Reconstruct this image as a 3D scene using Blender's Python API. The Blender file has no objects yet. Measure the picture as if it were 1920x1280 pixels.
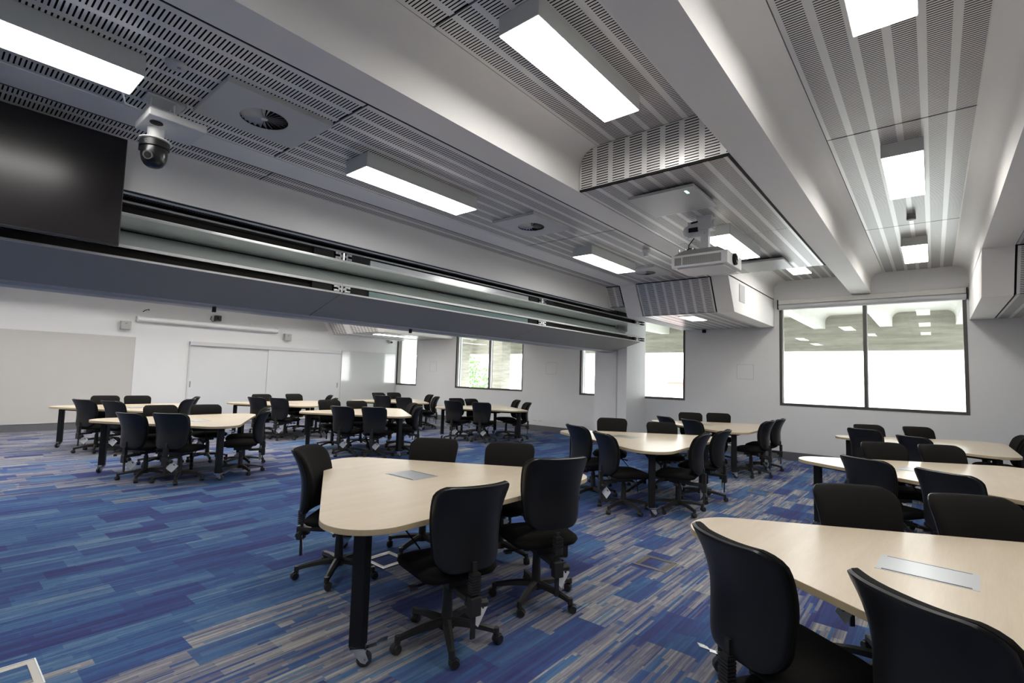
import bpy, math, random
from mathutils import Vector, Matrix
C = bpy.context.scene.collection
PI = math.pi
rng = random.Random(7)

# ------------------------------------------------------------------ mesh builder
class MB:
    def __init__(s): s.v = []; s.f = []; s.m = []; s.uv = {}
    def face(s, idx, m=0, uv=None):
        s.f.append(tuple(idx)); s.m.append(m)
        if uv: s.uv[len(s.f)-1] = uv
    def quad(s, pts, m=0, uv=None):
        b = len(s.v); s.v += [tuple(p) for p in pts]
        s.face(range(b, b+len(pts)), m, uv)
    def box(s, x0, x1, y0, y1, z0, z1, m=0, mat=None):
        b = len(s.v)
        P = [(x0,y0,z0),(x1,y0,z0),(x1,y1,z0),(x0,y1,z0),(x0,y0,z1),(x1,y0,z1),(x1,y1,z1),(x0,y1,z1)]
        if mat is not None: P = [tuple(mat @ Vector(p)) for p in P]
        s.v += P
        for q in ((3,2,1,0),(4,5,6,7),(0,1,5,4),(1,2,6,5),(2,3,7,6),(3,0,4,7)): s.face([b+i for i in q], m)
    def cbox(s, c, d, m=0, rot=None):
        M = Matrix.Translation(Vector(c))
        if rot is not None: M = M @ rot
        s.box(-d[0]/2, d[0]/2, -d[1]/2, d[1]/2, -d[2]/2, d[2]/2, m, M)
    def prism(s, poly, a, b, axis='y', m=0, mcap=None):
        # poly: list of 2d; axis y -> (x,z); axis x -> (y,z); axis z -> (x,y)
        def P(p, t):
            return {'y': (p[0], t, p[1]), 'x': (t, p[0], p[1]), 'z': (p[0], p[1], t)}[axis]
        n = len(poly); o = len(s.v)
        s.v += [P(p, a) for p in poly] + [P(p, b) for p in poly]
        for i in range(n):
            j = (i+1) % n
            s.face((o+i, o+j, o+n+j, o+n+i), m)
        mc = m if mcap is None else mcap
        s.face([o+i for i in range(n)][::-1], mc); s.face([o+n+i for i in range(n)], mc)
    def cyl(s, p0, p1, r0, r1=None, n=16, m=0, caps=True):
        if r1 is None: r1 = r0
        p0 = Vector(p0); p1 = Vector(p1); d = (p1-p0).normalized()
        a = d.orthogonal().normalized(); c = d.cross(a); o = len(s.v)
        for p, r in ((p0, r0), (p1, r1)):
            for i in range(n):
                t = 2*PI*i/n; s.v.append(tuple(p + a*(r*math.cos(t)) + c*(r*math.sin(t))))
        for i in range(n):
            j = (i+1) % n; s.face((o+i, o+j, o+n+j, o+n+i), m)
        if caps:
            s.face([o+i for i in range(n)][::-1], m); s.face([o+n+i for i in range(n)], m)
    def tube(s, pts, r, n=8, m=0):
        pts = [Vector(p) for p in pts]; o = len(s.v); prev = None
        for k, p in enumerate(pts):
            d = (pts[min(k+1, len(pts)-1)] - pts[max(k-1, 0)]).normalized()
            if prev is None: a = d.orthogonal().normalized()
            else: a = (prev - d*prev.dot(d)).normalized()
            prev = a; c = d.cross(a); rr = r[k] if isinstance(r, (list, tuple)) else r
            for i in range(n):
                t = 2*PI*i/n; s.v.append(tuple(p + a*(rr*math.cos(t)) + c*(rr*math.sin(t))))
        for k in range(len(pts)-1):
            for i in range(n):
                j = (i+1) % n; s.face((o+k*n+i, o+k*n+j, o+(k+1)*n+j, o+(k+1)*n+i), m)
        s.face([o+i for i in range(n)][::-1], m); s.face([o+(len(pts)-1)*n+i for i in range(n)], m)
    def lathe(s, prof, c=(0,0,0), n=24, m=0, M=None, caps=True):
        o = len(s.v)
        for r, z in prof:
            for i in range(n):
                t = 2*PI*i/n; p = Vector((r*math.cos(t), r*math.sin(t), z))
                if M is not None: p = M @ p
                s.v.append(tuple(p + Vector(c)))
        for k in range(len(prof)-1):
            for i in range(n):
                j = (i+1) % n; s.face((o+k*n+i, o+k*n+j, o+(k+1)*n+j, o+(k+1)*n+i), m)
        if not caps: return
        if prof[0][0] > 1e-6: s.face([o+i for i in range(n)][::-1], m)
        if prof[-1][0] > 1e-6: s.face([o+(len(prof)-1)*n+i for i in range(n)], m)
    def build(s, name, mats, parent=None, smooth=None, bevel=None, bevel_seg=2):
        me = bpy.data.meshes.new(name)
        me.from_pydata(s.v, [], s.f)
        if not isinstance(mats, (list, tuple)): mats = [mats]
        for q in mats: me.materials.append(q)
        for p, i in zip(me.polygons, s.m): p.material_index = i
        if s.uv:
            ul = me.uv_layers.new(name='UVMap')
            for fi, uvs in s.uv.items():
                for li, uv in zip(me.polygons[fi].loop_indices, uvs): ul.data[li].uv = uv
        me.validate(); me.update()
        if smooth is not None:
            me.polygons.foreach_set('use_smooth', [True]*len(me.polygons))
            me.set_sharp_from_angle(angle=math.radians(smooth))
        ob = bpy.data.objects.new(name, me); C.objects.link(ob)
        if parent is not None: ob.parent = parent
        if bevel:
            md = ob.modifiers.new('bevel', 'BEVEL'); md.width = bevel; md.segments = bevel_seg
            md.limit_method = 'ANGLE'; md.angle_limit = math.radians(40)
            md.harden_normals = False
        return ob

def tag(o, label, cat, group=None):
    o['label'] = label; o['category'] = cat
    if group: o['group'] = group
    return o
def thing(name, label, cat, loc=(0,0,0), rotz=0, group=None):
    o = bpy.data.objects.new(name, None); C.objects.link(o)
    o.empty_display_size = .1
    o.location = loc; o.rotation_euler = (0, 0, rotz)
    return tag(o, label, cat, group)
def struct(o): o['kind'] = 'structure'; return o
def sempty(name, loc=(0,0,0)):
    o = bpy.data.objects.new(name, None); C.objects.link(o); o.location = loc; o.empty_display_size = .1
    return struct(o)
def dup(root, loc, rotz, label, group=None):
    kids = {}
    for ch in bpy.data.objects:
        if ch.parent is not None: kids.setdefault(ch.parent.name, []).append(ch)
    def cp(o, parent):
        c = o.copy(); C.objects.link(c)
        if parent is not None: c.parent = parent
        for k in kids.get(o.name, []): cp(k, c)
        return c
    r = cp(root, None); r.location = loc; r.rotation_euler = (0, 0, rotz); r['label'] = label
    if group: r['group'] = group
    return r

# ------------------------------------------------------------------ materials
def s2l(c): return tuple(((x/255)/12.92 if x/255 <= .04045 else ((x/255+.055)/1.055)**2.4) for x in c)
def mat(name, col, rough=.5, metal=0., spec=.5, srgb=False, noise=0., nscale=8., bump=0., bscale=200., coat=0.):
    m = bpy.data.materials.new(name); m.use_nodes = True
    nt = m.node_tree; b = nt.nodes['Principled BSDF']
    c = s2l(col) if srgb else col
    b.inputs['Base Color'].default_value = (*c, 1)
    b.inputs['Roughness'].default_value = rough; b.inputs['Metallic'].default_value = metal
    b.inputs['Specular IOR Level'].default_value = spec
    b.inputs['Coat Weight'].default_value = coat; b.inputs['Coat Roughness'].default_value = .1
    tc = nt.nodes.new('ShaderNodeTexCoord')
    if noise:
        n = nt.nodes.new('ShaderNodeTexNoise'); n.inputs['Scale'].default_value = nscale; n.inputs['Detail'].default_value = 4
        nt.links.new(tc.outputs['Object'], n.inputs['Vector'])
        r = nt.nodes.new('ShaderNodeMapRange'); r.inputs[3].default_value = 1-noise; r.inputs[4].default_value = 1+noise
        nt.links.new(n.outputs['Fac'], r.inputs[0])
        mx = nt.nodes.new('ShaderNodeMix'); mx.data_type = 'RGBA'; mx.blend_type = 'MULTIPLY'; mx.inputs[0].default_value = 1
        mx.inputs[6].default_value = (*c, 1); nt.links.new(r.outputs[0], mx.inputs[7])
        nt.links.new(mx.outputs[2], b.inputs['Base Color'])
    if bump:
        n2 = nt.nodes.new('ShaderNodeTexNoise'); n2.inputs['Scale'].default_value = bscale; n2.inputs['Detail'].default_value = 2
        nt.links.new(tc.outputs['Object'], n2.inputs['Vector'])
        bp = nt.nodes.new('ShaderNodeBump'); bp.inputs['Strength'].default_value = bump; bp.inputs['Distance'].default_value = .002
        nt.links.new(n2.outputs['Fac'], bp.inputs['Height']); nt.links.new(bp.outputs['Normal'], b.inputs['Normal'])
    return m
def emis(name, col, strength):
    m = bpy.data.materials.new(name); m.use_nodes = True; nt = m.node_tree
    b = nt.nodes['Principled BSDF']; b.inputs['Base Color'].default_value = (.9, .9, .9, 1)
    b.inputs['Emission Color'].default_value = (*col, 1); b.inputs['Emission Strength'].default_value = strength
    return m

M = {}
M['wall'] = mat('wall_paint', (.74, .74, .745), .75, noise=.01, nscale=1.5)
M['beam'] = mat('beam_paint', (.86, .842, .815), .6, noise=.02, nscale=2.5, bump=.15, bscale=60)
M['cove'] = M['beam']
M['skirt'] = mat('skirting_vinyl', (.13, .13, .14), .45)
M['lighthousing'] = mat('light_housing_powdercoat', (.62, .64, .62), .45)
M['whitepc'] = mat('white_powdercoat', (.74, .745, .74), .4)
M['diff'] = emis('light_diffuser', (1, .975, .93), 13.0)
M['black'] = mat('black_gap', (.006, .006, .006), .8)
M['blacksteel'] = mat('black_powdercoated_steel', (.006, .006, .007), .5, spec=.35)
M['plastic'] = mat('black_chair_plastic', (.011, .011, .0115), .36, spec=.42, bump=.12, bscale=500)
M['plasticbase'] = mat('black_nylon_base', (.022, .021, .020), .45)
M['fabric'] = mat('black_chair_fabric', (.0105, .0098, .0092), .95, spec=.15, bump=.6, bscale=900)
M['chrome'] = mat('zinc_plated_metal', (.70, .71, .73), .22, 1.)
M['wheel'] = mat('castor_rubber', (.03, .035, .045), .5)
M['card'] = mat('white_card_tag', (.80, .80, .79), .8)
M['alu'] = mat('brushed_aluminium', (.56, .58, .60), .38, .85)
M['frame'] = mat('bronze_window_frame', (.10, .093, .085), .4, .4)
M['screenblack'] = mat('television_screen_glass', (.012, .010, .011), .25, spec=.45)
M['tvbezel'] = mat('television_bezel', (.01, .01, .01), .4)
M['dome'] = mat('glossy_black_camera_plastic', (.008, .008, .009), .28, coat=.15)
M['grey'] = mat('charcoal_partition_vinyl', (.37, .345, .30), .65, bump=.1, bscale=300)
M['greystrip'] = mat('violet_grey_seal', (.45, .44, .44), .45)
M['glassboard'] = mat('pale_green_writing_glass', (.92, .96, .94), .12, spec=.8, coat=1.)
M['whitestrip'] = mat('satin_aluminium_trim', (.66, .67, .66), .32, .55)
M['darkbrown'] = mat('dark_foam_seal', (.010, .007, .006), .9)
M['board'] = mat('beige_pinboard_fabric', (.54, .525, .505), .85, noise=.02, nscale=3)
M['gloss'] = mat('glossy_whiteboard', (.60, .62, .61), .08, spec=.6, coat=1.)
M['door'] = mat('white_laminate_door', (.66, .67, .68), .4)
M['doorframe'] = mat('door_frame_paint', (.58, .585, .60), .45)
M['speaker'] = mat('grey_speaker_grille', (.42, .42, .40), .7)
M['metalgrille'] = mat('projector_vent', (.34, .335, .32), .6)
M['lens'] = mat('camera_lens_glass', (.010, .010, .012), .15, coat=.4)
M['greydev'] = mat('grey_sensor_plastic', (.27, .27, .26), .5)
M['led'] = emis('green_status_led', (.3, 1., .75), 4.)
M['floorbox'] = mat('floor_box_lid', (.11, .10, .085), .5)
M['floorboxw'] = mat('floor_box_light_frame', (.50, .48, .44), .45)
M['glow_ground'] = mat('pale_concrete_paving', (.62, .62, .60), .8)
M['redb'] = mat('red_building_render', (.62, .20, .17), .8)
M['whiteb'] = mat('pale_building_render', (.78, .78, .78), .8)
M['greyb'] = mat('grey_building_glass', (.35, .38, .42), .3)
M['leaf'] = mat('tree_foliage', (.10, .22, .05), .8, noise=.4, nscale=3)
M['trunk'] = mat('tree_bark', (.12, .09, .06), .9)

# concrete
def concrete(name, base=(.36, .35, .31)):
    m = mat(name, base, .85); nt = m.node_tree; b = nt.nodes['Principled BSDF']
    tc = nt.nodes.new('ShaderNodeTexCoord'); mp = nt.nodes.new('ShaderNodeMapping')
    mp.inputs['Scale'].default_value = (.45, .6, 4.); nt.links.new(tc.outputs['Object'], mp.inputs[0])
    n = nt.nodes.new('ShaderNodeTexNoise'); n.inputs['Scale'].default_value = 2.2; n.inputs['Detail'].default_value = 8; n.inputs['Roughness'].default_value = .65
    nt.links.new(mp.outputs[0], n.inputs['Vector'])
    cr = nt.nodes.new('ShaderNodeValToRGB'); e = cr.color_ramp.elements
    e[0].position = .3; e[0].color = (base[0]*.68, base[1]*.68, base[2]*.64, 1); e[1].position = .72; e[1].color = (base[0]*1.22, base[1]*1.22, base[2]*1.2, 1)
    nt.links.new(n.outputs['Fac'], cr.inputs[0]); nt.links.new(cr.outputs[0], b.inputs['Base Color'])
    return m
M['conc'] = concrete('board_marked_concrete')
M['concw'] = mat('whitewashed_concrete', (.62, .62, .58), .8, noise=.08, nscale=2)

# glass: clear pane with fresnel reflection
def glass():
    m = bpy.data.materials.new('window_glass'); m.use_nodes = True; nt = m.node_tree; N = nt.nodes
    for n in list(N): N.remove(n)
    out = N.new('ShaderNodeOutputMaterial'); tr = N.new('ShaderNodeBsdfTransparent'); gl = N.new('ShaderNodeBsdfGlossy')
    tr.inputs[0].default_value = (.93, .96, .95, 1); gl.inputs['Roughness'].default_value = .01
    fr = N.new('ShaderNodeFresnel'); fr.inputs[0].default_value = 1.5
    mul = N.new('ShaderNodeMath'); mul.operation = 'MULTIPLY'; mul.inputs[1].default_value = 1.3
    mx = N.new('ShaderNodeMixShader')
    nt.links.new(fr.outputs[0], mul.inputs[0]); nt.links.new(mul.outputs[0], mx.inputs[0])
    nt.links.new(tr.outputs[0], mx.inputs[1]); nt.links.new(gl.outputs[0], mx.inputs[2]); nt.links.new(mx.outputs[0], out.inputs[0])
    return m
M['glass'] = glass()

# helper to write maths nodes
class NG:
    def __init__(s, nt): s.nt = nt
    def val(s, x):
        return x
    def m(s, op, a, b=None, c=None):
        n = s.nt.nodes.new('ShaderNodeMath'); n.operation = op
        for i, x in enumerate((a, b, c)):
            if x is None: continue
            if isinstance(x, (int, float)): n.inputs[i].default_value = x
            else: s.nt.links.new(x, n.inputs[i])
        return n.outputs[0]
    def comb(s, x, y, z=0):
        n = s.nt.nodes.new('ShaderNodeCombineXYZ')
        for i, q in enumerate((x, y, z)):
            if isinstance(q, (int, float)): n.inputs[i].default_value = q
            else: s.nt.links.new(q, n.inputs[i])
        return n.outputs[0]
    def white(s, v):
        n = s.nt.nodes.new('ShaderNodeTexWhiteNoise'); n.noise_dimensions = '3D'; s.nt.links.new(v, n.inputs['Vector']); return n.outputs['Value'], n.outputs['Color']
    def noise(s, v, scale, detail=2, rough=.5):
        n = s.nt.nodes.new('ShaderNodeTexNoise'); s.nt.links.new(v, n.inputs['Vector']); n.inputs['Scale'].default_value = scale
        n.inputs['Detail'].default_value = detail; n.inputs['Roughness'].default_value = rough; return n.outputs['Fac']
    def ramp(s, f, stops, const=False):
        n = s.nt.nodes.new('ShaderNodeValToRGB'); cr = n.color_ramp
        if const: cr.interpolation = 'CONSTANT'
        while len(cr.elements) < len(stops): cr.elements.new(.5)
        for e, (p, c) in zip(cr.elements, stops): e.position = p; e.color = (*c, 1)
        s.nt.links.new(f, n.inputs[0]); return n.outputs[0]
    def mix(s, f, a, b, blend='MIX'):
        n = s.nt.nodes.new('ShaderNodeMix'); n.data_type = 'RGBA'; n.blend_type = blend
        for i, x in ((0, f), (6, a), (7, b)):
            if isinstance(x, (int, float)): n.inputs[i].default_value = x
            elif isinstance(x, tuple): n.inputs[i].default_value = (*x, 1)
            else: s.nt.links.new(x, n.inputs[i])
        return n.outputs[2]

# slotted acoustic sheet; UV in metres (u across the strips, v along)
def perforated(name, base, metal=.55, rough=.42, pitch=.163, slot=.117, v_pitch=.0232, duty=.36, margin=.03):
    m = mat(name, base, rough, metal); nt = m.node_tree; b = nt.nodes['Principled BSDF']; g = NG(nt)
    uv = nt.nodes.new('ShaderNodeUVMap'); sp = nt.nodes.new('ShaderNodeSeparateXYZ'); nt.links.new(uv.outputs[0], sp.inputs[0])
    u = g.m('MODULO', g.m('ADD', g.m('SUBTRACT', sp.outputs[0], margin), pitch*10), pitch)
    a = g.m('LESS_THAN', u, slot)
    v = g.m('MODULO', g.m('ADD', sp.outputs[1], v_pitch*1000), v_pitch)
    c = g.m('LESS_THAN', v, v_pitch*duty)
    f = g.m('MULTIPLY', a, c)
    col = g.mix(f, base, (.006, .006, .006)); nt.links.new(col, b.inputs['Base Color'])
    nt.links.new(g.m('MULTIPLY', g.m('SUBTRACT', 1., f), metal), b.inputs['Metallic'])
    nt.links.new(g.m('ADD', rough, g.m('MULTIPLY', f, .5)), b.inputs['Roughness'])
    nt.links.new(g.m('MULTIPLY', g.m('SUBTRACT', 1., f), .5), b.inputs['Specular IOR Level'])
    return m
M['perf'] = perforated('slotted_metal_acoustic_panel', (.78, .765, .745), metal=.25, rough=.34)
M['panelplain'] = mat('plain_metal_panel', (.58, .58, .58), .4, .25)

# maple laminate
def maple():
    m = mat('maple_laminate', (.72, .60, .44), .28, spec=.5); nt = m.node_tree; b = nt.nodes['Principled BSDF']; g = NG(nt)
    tc = nt.nodes.new('ShaderNodeTexCoord'); mp = nt.nodes.new('ShaderNodeMapping'); mp.inputs['Scale'].default_value = (3, .35, 1)
    nt.links.new(tc.outputs['Object'], mp.inputs[0])
    f1 = g.noise(mp.outputs[0], 3.5, 6, .6); mp2 = nt.nodes.new('ShaderNodeMapping'); mp2.inputs['Scale'].default_value = (60, 3, 1)
    nt.links.new(tc.outputs['Object'], mp2.inputs[0]); f2 = g.noise(mp2.outputs[0], 3, 3)
    col = g.ramp(g.m('ADD', g.m('MULTIPLY', f1, .7), g.m('MULTIPLY', f2, .3)), [(.3, (.56, .465, .345)), (.7, (.67, .575, .445))])
    nt.links.new(col, b.inputs['Base Color']); return m
M['maple'] = maple()
M['edge'] = mat('maple_edge_band', (.52, .42, .26), .4, noise=.05, nscale=10)

# carpet
def carpet():
    m = mat('striped_carpet_tiles', (.1, .15, .4), .95, spec=.1); nt = m.node_tree; b = nt.nodes['Principled BSDF']; g = NG(nt)
    geo = nt.nodes.new('ShaderNodeNewGeometry'); sp = nt.nodes.new('ShaderNodeSeparateXYZ'); nt.links.new(geo.outputs['Position'], sp.inputs[0])
    x, y = sp.outputs[0], sp.outputs[1]
    def cells(w, l, seed):
        i = g.m('FLOOR', g.m('DIVIDE', g.m('ADD', x, 40.), w))
        off, _ = g.white(g.comb(i, seed, 1.7))
        j = g.m('FLOOR', g.m('DIVIDE', g.m('ADD', y, g.m('MULTIPLY', off, l*7.3)), l))
        return g.white(g.comb(i, j, seed))
    vb, cb = cells(.1875, .45, 3.1)      # broad blocks
    vm, cm = cells(.05, .50, 9.2)     # medium strips
    vn, cn = cells(.0208, .50, 5.5)     # yarn lines
    vf, cf = cells(.0065, .25, 11.)     # fine lines
    st = nt.nodes.new('ShaderNodeMapping'); st.inputs['Scale'].default_value = (1, .06, 1); nt.links.new(geo.outputs['Position'], st.inputs[0])
    streak = g.noise(st.outputs[0], 150., 3, .6)
    stb = nt.nodes.new('ShaderNodeMapping'); stb.inputs['Scale'].default_value = (1, .12, 1); nt.links.new(geo.outputs['Position'], stb.inputs[0])
    blend = g.noise(stb.outputs[0], 9., 2, .5)
    speck = g.noise(geo.outputs['Position'], 420., 1, .5)
    # pick a value per cell
    vw, cw = cells(.0125, .30, 14.)
    kb = g.m('ADD', g.m('ADD', g.m('MULTIPLY', vb, .52), g.m('MULTIPLY', vm, .22)), g.m('ADD', g.m('MULTIPLY', vn, .16), g.m('MULTIPLY', vw, .10)))
    kg = g.m('ADD', g.m('ADD', g.m('MULTIPLY', vb, .28), g.m('MULTIPLY', vm, .30)), g.m('ADD', g.m('MULTIPLY', vn, .22), g.m('MULTIPLY', vw, .20)))
    nz = g.m('MULTIPLY', g.m('SUBTRACT', streak, .5), .35)
    kb = g.m('ADD', g.m('MULTIPLY_ADD', kb, 1.45, -.22), nz); kg = g.m('ADD', g.m('MULTIPLY_ADD', kg, 1.7, -.33), nz)
    blue = g.ramp(kb, [(0., (.045, .052, .150)), (.25, (.050, .072, .195)), (.45, (.052, .098, .235)), (.65, (.062, .135, .275)), (.85, (.090, .170, .295)), (1., (.150, .225, .32))])
    grey = g.ramp(kg, [(0., (.055, .062, .175)), (.13, (.060, .135, .28)), (.25, (.125, .135, .215)), (.42, (.195, .195, .235)), (.62, (.25, .25, .27)), (.82, (.315, .31, .315)), (1., (.39, .38, .36))])
    jig = g.m('MULTIPLY', g.m('SUBTRACT', vb, .5), .5); xx = g.m('ADD', x, jig)
    zr = g.m('GREATER_THAN', xx, -3.15)
    zl = g.m('LESS_THAN', g.m('ADD', x, g.m('MULTIPLY', g.m('SUBTRACT', cellsv(g, cb), .5), 2.0)), -7.6)
    z = g.m('MAXIMUM', zr, zl)
    far = g.m('LESS_THAN', xx, -10.5)
    pb = g.white(g.comb(vb, 7.7, 4.))[0]
    wide = g.m('GREATER_THAN', pb, g.m('ADD', .66, g.m('MULTIPLY', far, .3)))
    thin = g.m('MULTIPLY', g.m('GREATER_THAN', g.white(g.comb(vm, vn, 4.))[0], g.m('ADD', .55, g.m('MULTIPLY', far, .35))), g.m('GREATER_THAN', vn, .55))
    col = g.mix(z, blue, g.mix(g.m('MAXIMUM', wide, thin), grey, blue))
    # dark yarn specks and lines
    lines = g.m('MULTIPLY', g.m('GREATER_THAN', g.m('ADD', vf, g.m('MULTIPLY', streak, .5)), .80), g.m('SUBTRACT', 1., g.m('MULTIPLY', vn, .4)))
    col = g.mix(g.m('MULTIPLY', lines, .42), col, g.mix(z, (.035, .045, .17), (.075, .07, .16)))
    sp2 = g.m('ADD', .78, g.m('MULTIPLY', speck, .44))
    col = g.mix(1., col, g.comb(sp2, sp2, sp2), 'MULTIPLY')
    nt.links.new(col, b.inputs['Base Color'])
    bp = nt.nodes.new('ShaderNodeBump'); bp.inputs['Strength'].default_value = .4; bp.inputs['Distance'].default_value = .003
    nt.links.new(g.m('ADD', speck, streak), bp.inputs['Height']); nt.links.new(bp.outputs[0], b.inputs['Normal'])
    return m
def cellsv(g, col):
    n = g.nt.nodes.new('ShaderNodeSeparateColor'); g.nt.links.new(col, n.inputs[0]); return n.outputs[1]
M['carpet'] = carpet()

# ------------------------------------------------------------------ room constants
YW = 11.47; ZS = 3.25; ZP = 3.64; XL = -15.15; XR = 6.2; YB = -4.2; ZLOW = 2.69
YH0, YH1 = 8.40, 8.73          # haunch start and end

# floor
b = MB(); b.box(XL-.3, XR+.3, YB-.3, YW+.3, -.2, 0); struct(b.build('floor', M['carpet']))

# window wall with openings (x0,x1,z0,z1)
openings = [(-16.0, -14.0, 1.085, 3.225), (-12.02, -9.19, 1.08, 3.225), (-7.24, -4.39, 1.07, 3.225), (-2.42, .465, 1.075, 3.225), (2.40, 5.3, 1.075, 3.225)]
def wall_window():
    b = MB(); y0, y1 = YW, YW+.28
    xs = XL-.3
    for (a, c, z0, z1) in openings:
        a = max(a, XL)
        if a > xs: b.box(xs, a, y0, y1, -.1, 4.2)
        b.box(a, c, y0, y1, -.1, z0); b.box(a, c, y0, y1, z1, 4.2); xs = c
    b.box(xs, XR+.3, y0, y1, -.1, 4.2)
    return struct(b.build('wall_window_side', M['wall']))
wall_window()
b = MB(); b.box(XL-.3, XL, YB, YW, -.1, 4.2); struct(b.build('wall_left', M['wall']))
b = MB(); b.box(XR, XR+.3, YB, YW, -.1, 4.2); struct(b.build('wall_right', M['wall']))
b = MB(); b.box(XL-.3, XR+.3, YB-.3, YB, -.1, 4.2); struct(b.build('wall_rear', M['wall']))

# skirting
def skirt(name, segs):
    b = MB()
    for s in segs: b.box(*s, 0, .155)
    return struct(b.build(name, M['skirt']))
skirt('baseboard_window_side', [(XL+.013, -6.28, YW-.012, YW), (-5.37, XR, YW-.012, YW)])
skirt('baseboard_left', [(XL, XL+.012, YB, 4.66)]); skirt('baseboard_left', [(XL, XL+.012, 9.2, YW)])
skirt('baseboard_jamb', [(-5.37, -5.358, 10.50, YW-.013), (-5.60, -5.37, 10.488, 10.50)])

# jamb pier where the folding partition lands + guide post
b = MB(); b.box(-5.60, -5.37, 10.50, YW, 0, 3.3); struct(b.build('wall_jamb', M['wall']))
b = MB(); b.box(-6.28, -5.62, 10.62, YW, 0, 3.3); struct(b.build('wall_jamb', M['wall']))
b = MB(); b.box(-5.62, -5.60, 10.54, 10.62, 0, 3.2); b.box(-5.68, -5.62, 10.585, 10.60, 0, 3.2)
for z in (.6, 1.15, 1.7): b.box(-5.615, -5.605, 10.53, 10.545, z, z+.05)
struct(b.build('trim_1', mat('beige_guide_track', (.50, .48, .44), .5)))

# ------------------------------------------------------------------ ceiling
ceil = sempty('ceiling')
b = MB(); b.box(XL-.3, XR+.3, YB-.3, YW+.28, 4.05, 4.2); b.build('concrete_slab', M['beam'], ceil)
RX, VZ = .19, .19
def arc(xc, zc, r, a0, a1, n=8):
    return [(xc + r*math.cos(math.radians(a0+(a1-a0)*i/n)), zc + r*math.sin(math.radians(a0+(a1-a0)*i/n))) for i in range(n+1)]
def beam(xl, xr, left_cove=True, right_cove=True):
    P = []
    if left_cove:
        P += [(xl-RX-.01, 4.06), (xl-RX-.01, ZP)] + arc(xl-RX, ZP-RX, RX, 90, 0)
    else: P += [(xl, 4.06)]
    P += [(xl, ZS), (xr, ZS)]
    if right_cove: P += arc(xr+RX, ZP-RX, RX, 180, 90) + [(xr+RX+.01, 4.06)]
    else: P += [(xr, 4.06)]
    b = MB(); b.prism(P, YB, YW, 'y'); return b.build('beam', M['beam'], ceil, smooth=35)
def haunch(x0, x1):
    b = MB(); b.prism([(YH0, ZS), (YH1, ZLOW), (YW, ZLOW), (YW, ZS+.02), (YH0, ZS+.02)], x0, x1, 'x'); return b.build('beam_haunch', M['beam'], ceil)
def perf_sheet(name, pts, nu, nv, parent=ceil, thick=None, m='perf'):
    """pts: four corners (u0v0,u1v0,u1v1,u0v1); nu,nv lengths in metres"""
    b = MB(); b.quad(pts, 0, [(0, 0), (nu, 0), (nu, nv), (0, nv)])
    p = [Vector(q) for q in pts]; n = (p[1]-p[0]).cross(p[3]-p[0]).normalized()*.012
    o = len(b.v); b.v += [tuple(q - n) for q in p]
    b.face((o+3, o+2, o+1, o), 1)
    for i in range(4):
        j = (i+1) % 4; b.face((i, o+i, o+j, j), 1)
    return b.build(name, [M[m], M['panelplain']], parent)
def down_panel(x0, x1, ys, z, gap=.010, parent=ceil):
    """horizontal slotted panels facing down, split at the y joints"""
    for a, c in zip(ys[:-1], ys[1:]):
        perf_sheet('acoustic_panel', [(x0, c-gap/2, z), (x1, c-gap/2, z), (x1, a+gap/2, z), (x0, a+gap/2, z)], x1-x0, c-a-gap)
def back_box(x0, x1, y0, y1, z0=3.66, z1=3.70):
    b = MB(); b.box(x0, x1, y0, y1, z0, z1); b.build('void_lining', M['black'], ceil)

beams = [(-15.15, -14.0, 0, 1), (-12.475, -12.18, 1, 1), (-10.82, -10.525, 1, 1), (-9.165, -8.87, 1, 1), (-7.51, -7.215, 1, 1),
         (-4.46, -4.15, 0, 0), (-2.79, -2.515, 0, 1), (-1.155, -.862, 1, 1), (.497, .792, 1, 0), (2.15, 2.445, 0, 1), (3.805, 4.10, 1, 1), (5.46, 5.755, 1, 1)]
beam(-14.13, -13.835); 
for xl, xr, lc, rc in beams[1:]: beam(xl, xr, lc, rc)
# high coffers: panels between coves
for x0, x1, ys in [(-15.14, -14.33, (YB, -1., 2.4, 5.8, 9.2, YW)), (-13.64, -12.67, (YB, -1., 2.4, 5.8, 9.2, YW)), (-11.985, -11.015, (YB, -1, 2.4, 5.8, 9.2, YW)), (-10.33, -9.36, (YB, -1, 2.4, 5.8, 9.2, YW)),
                   (-8.675, -7.705, (YB, -1, 2.4, 5.8, 9.2, YW)),
                   (-2.318, -1.352, (YB, -1.5, 1.92, 3.90)), (-2.318, -1.352, (8.42, YW)), (-.665, .305, (YB, -1.5, 1.75, 5.0, 8.25, YW)), (2.642, 3.608, (YB, -1.5, 1.75, 5.0, 8.25, YW)), (4.297, 5.263, (YB, -1.5, 1.75, 5.0, 8.25, YW))]:
    down_panel(x0, x1, ys, ZP-.002, gap=.014); back_box(x0-.03, x1+.03, ys[0], ys[-1], 3.66, 3.68)
# cove in front of the left wall and behind partition bulkhead
b = MB(); b.box(-7.02, -6.62, YB, YW, ZP, 4.05); b.box(-7.02, -6.62, YB, YW, ZP-.02, ZP); b.build('plaster_strip', M['beam'], ceil)
# soffit-level slotted panels beside the partition (coffer over the middle of the room)
for x0, x1 in ((-4.147, -2.815), (.80, 2.135)):
    down_panel(x0, x1, (YB, -1.58, 1.80, 5.18, YH0-.012), ZS+.004, gap=.016)
    back_box(x0-.01, x1+.03, YB, YH0+.3, 3.30, 3.32)
    back_box(x1-.012, x1+.026, YB, YH0, 3.256, 3.27)
back_box(-4.497, -4.459, YB, YH0, 3.256, 3.27)
down_panel(-4.77, -4.49, (YB, -1.2, 1.95, 5.3, YH0-.012), ZS+.004, gap=.012); back_box(-4.77, -4.455, YB, YH0+.3, 3.30, 3.32)
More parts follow.
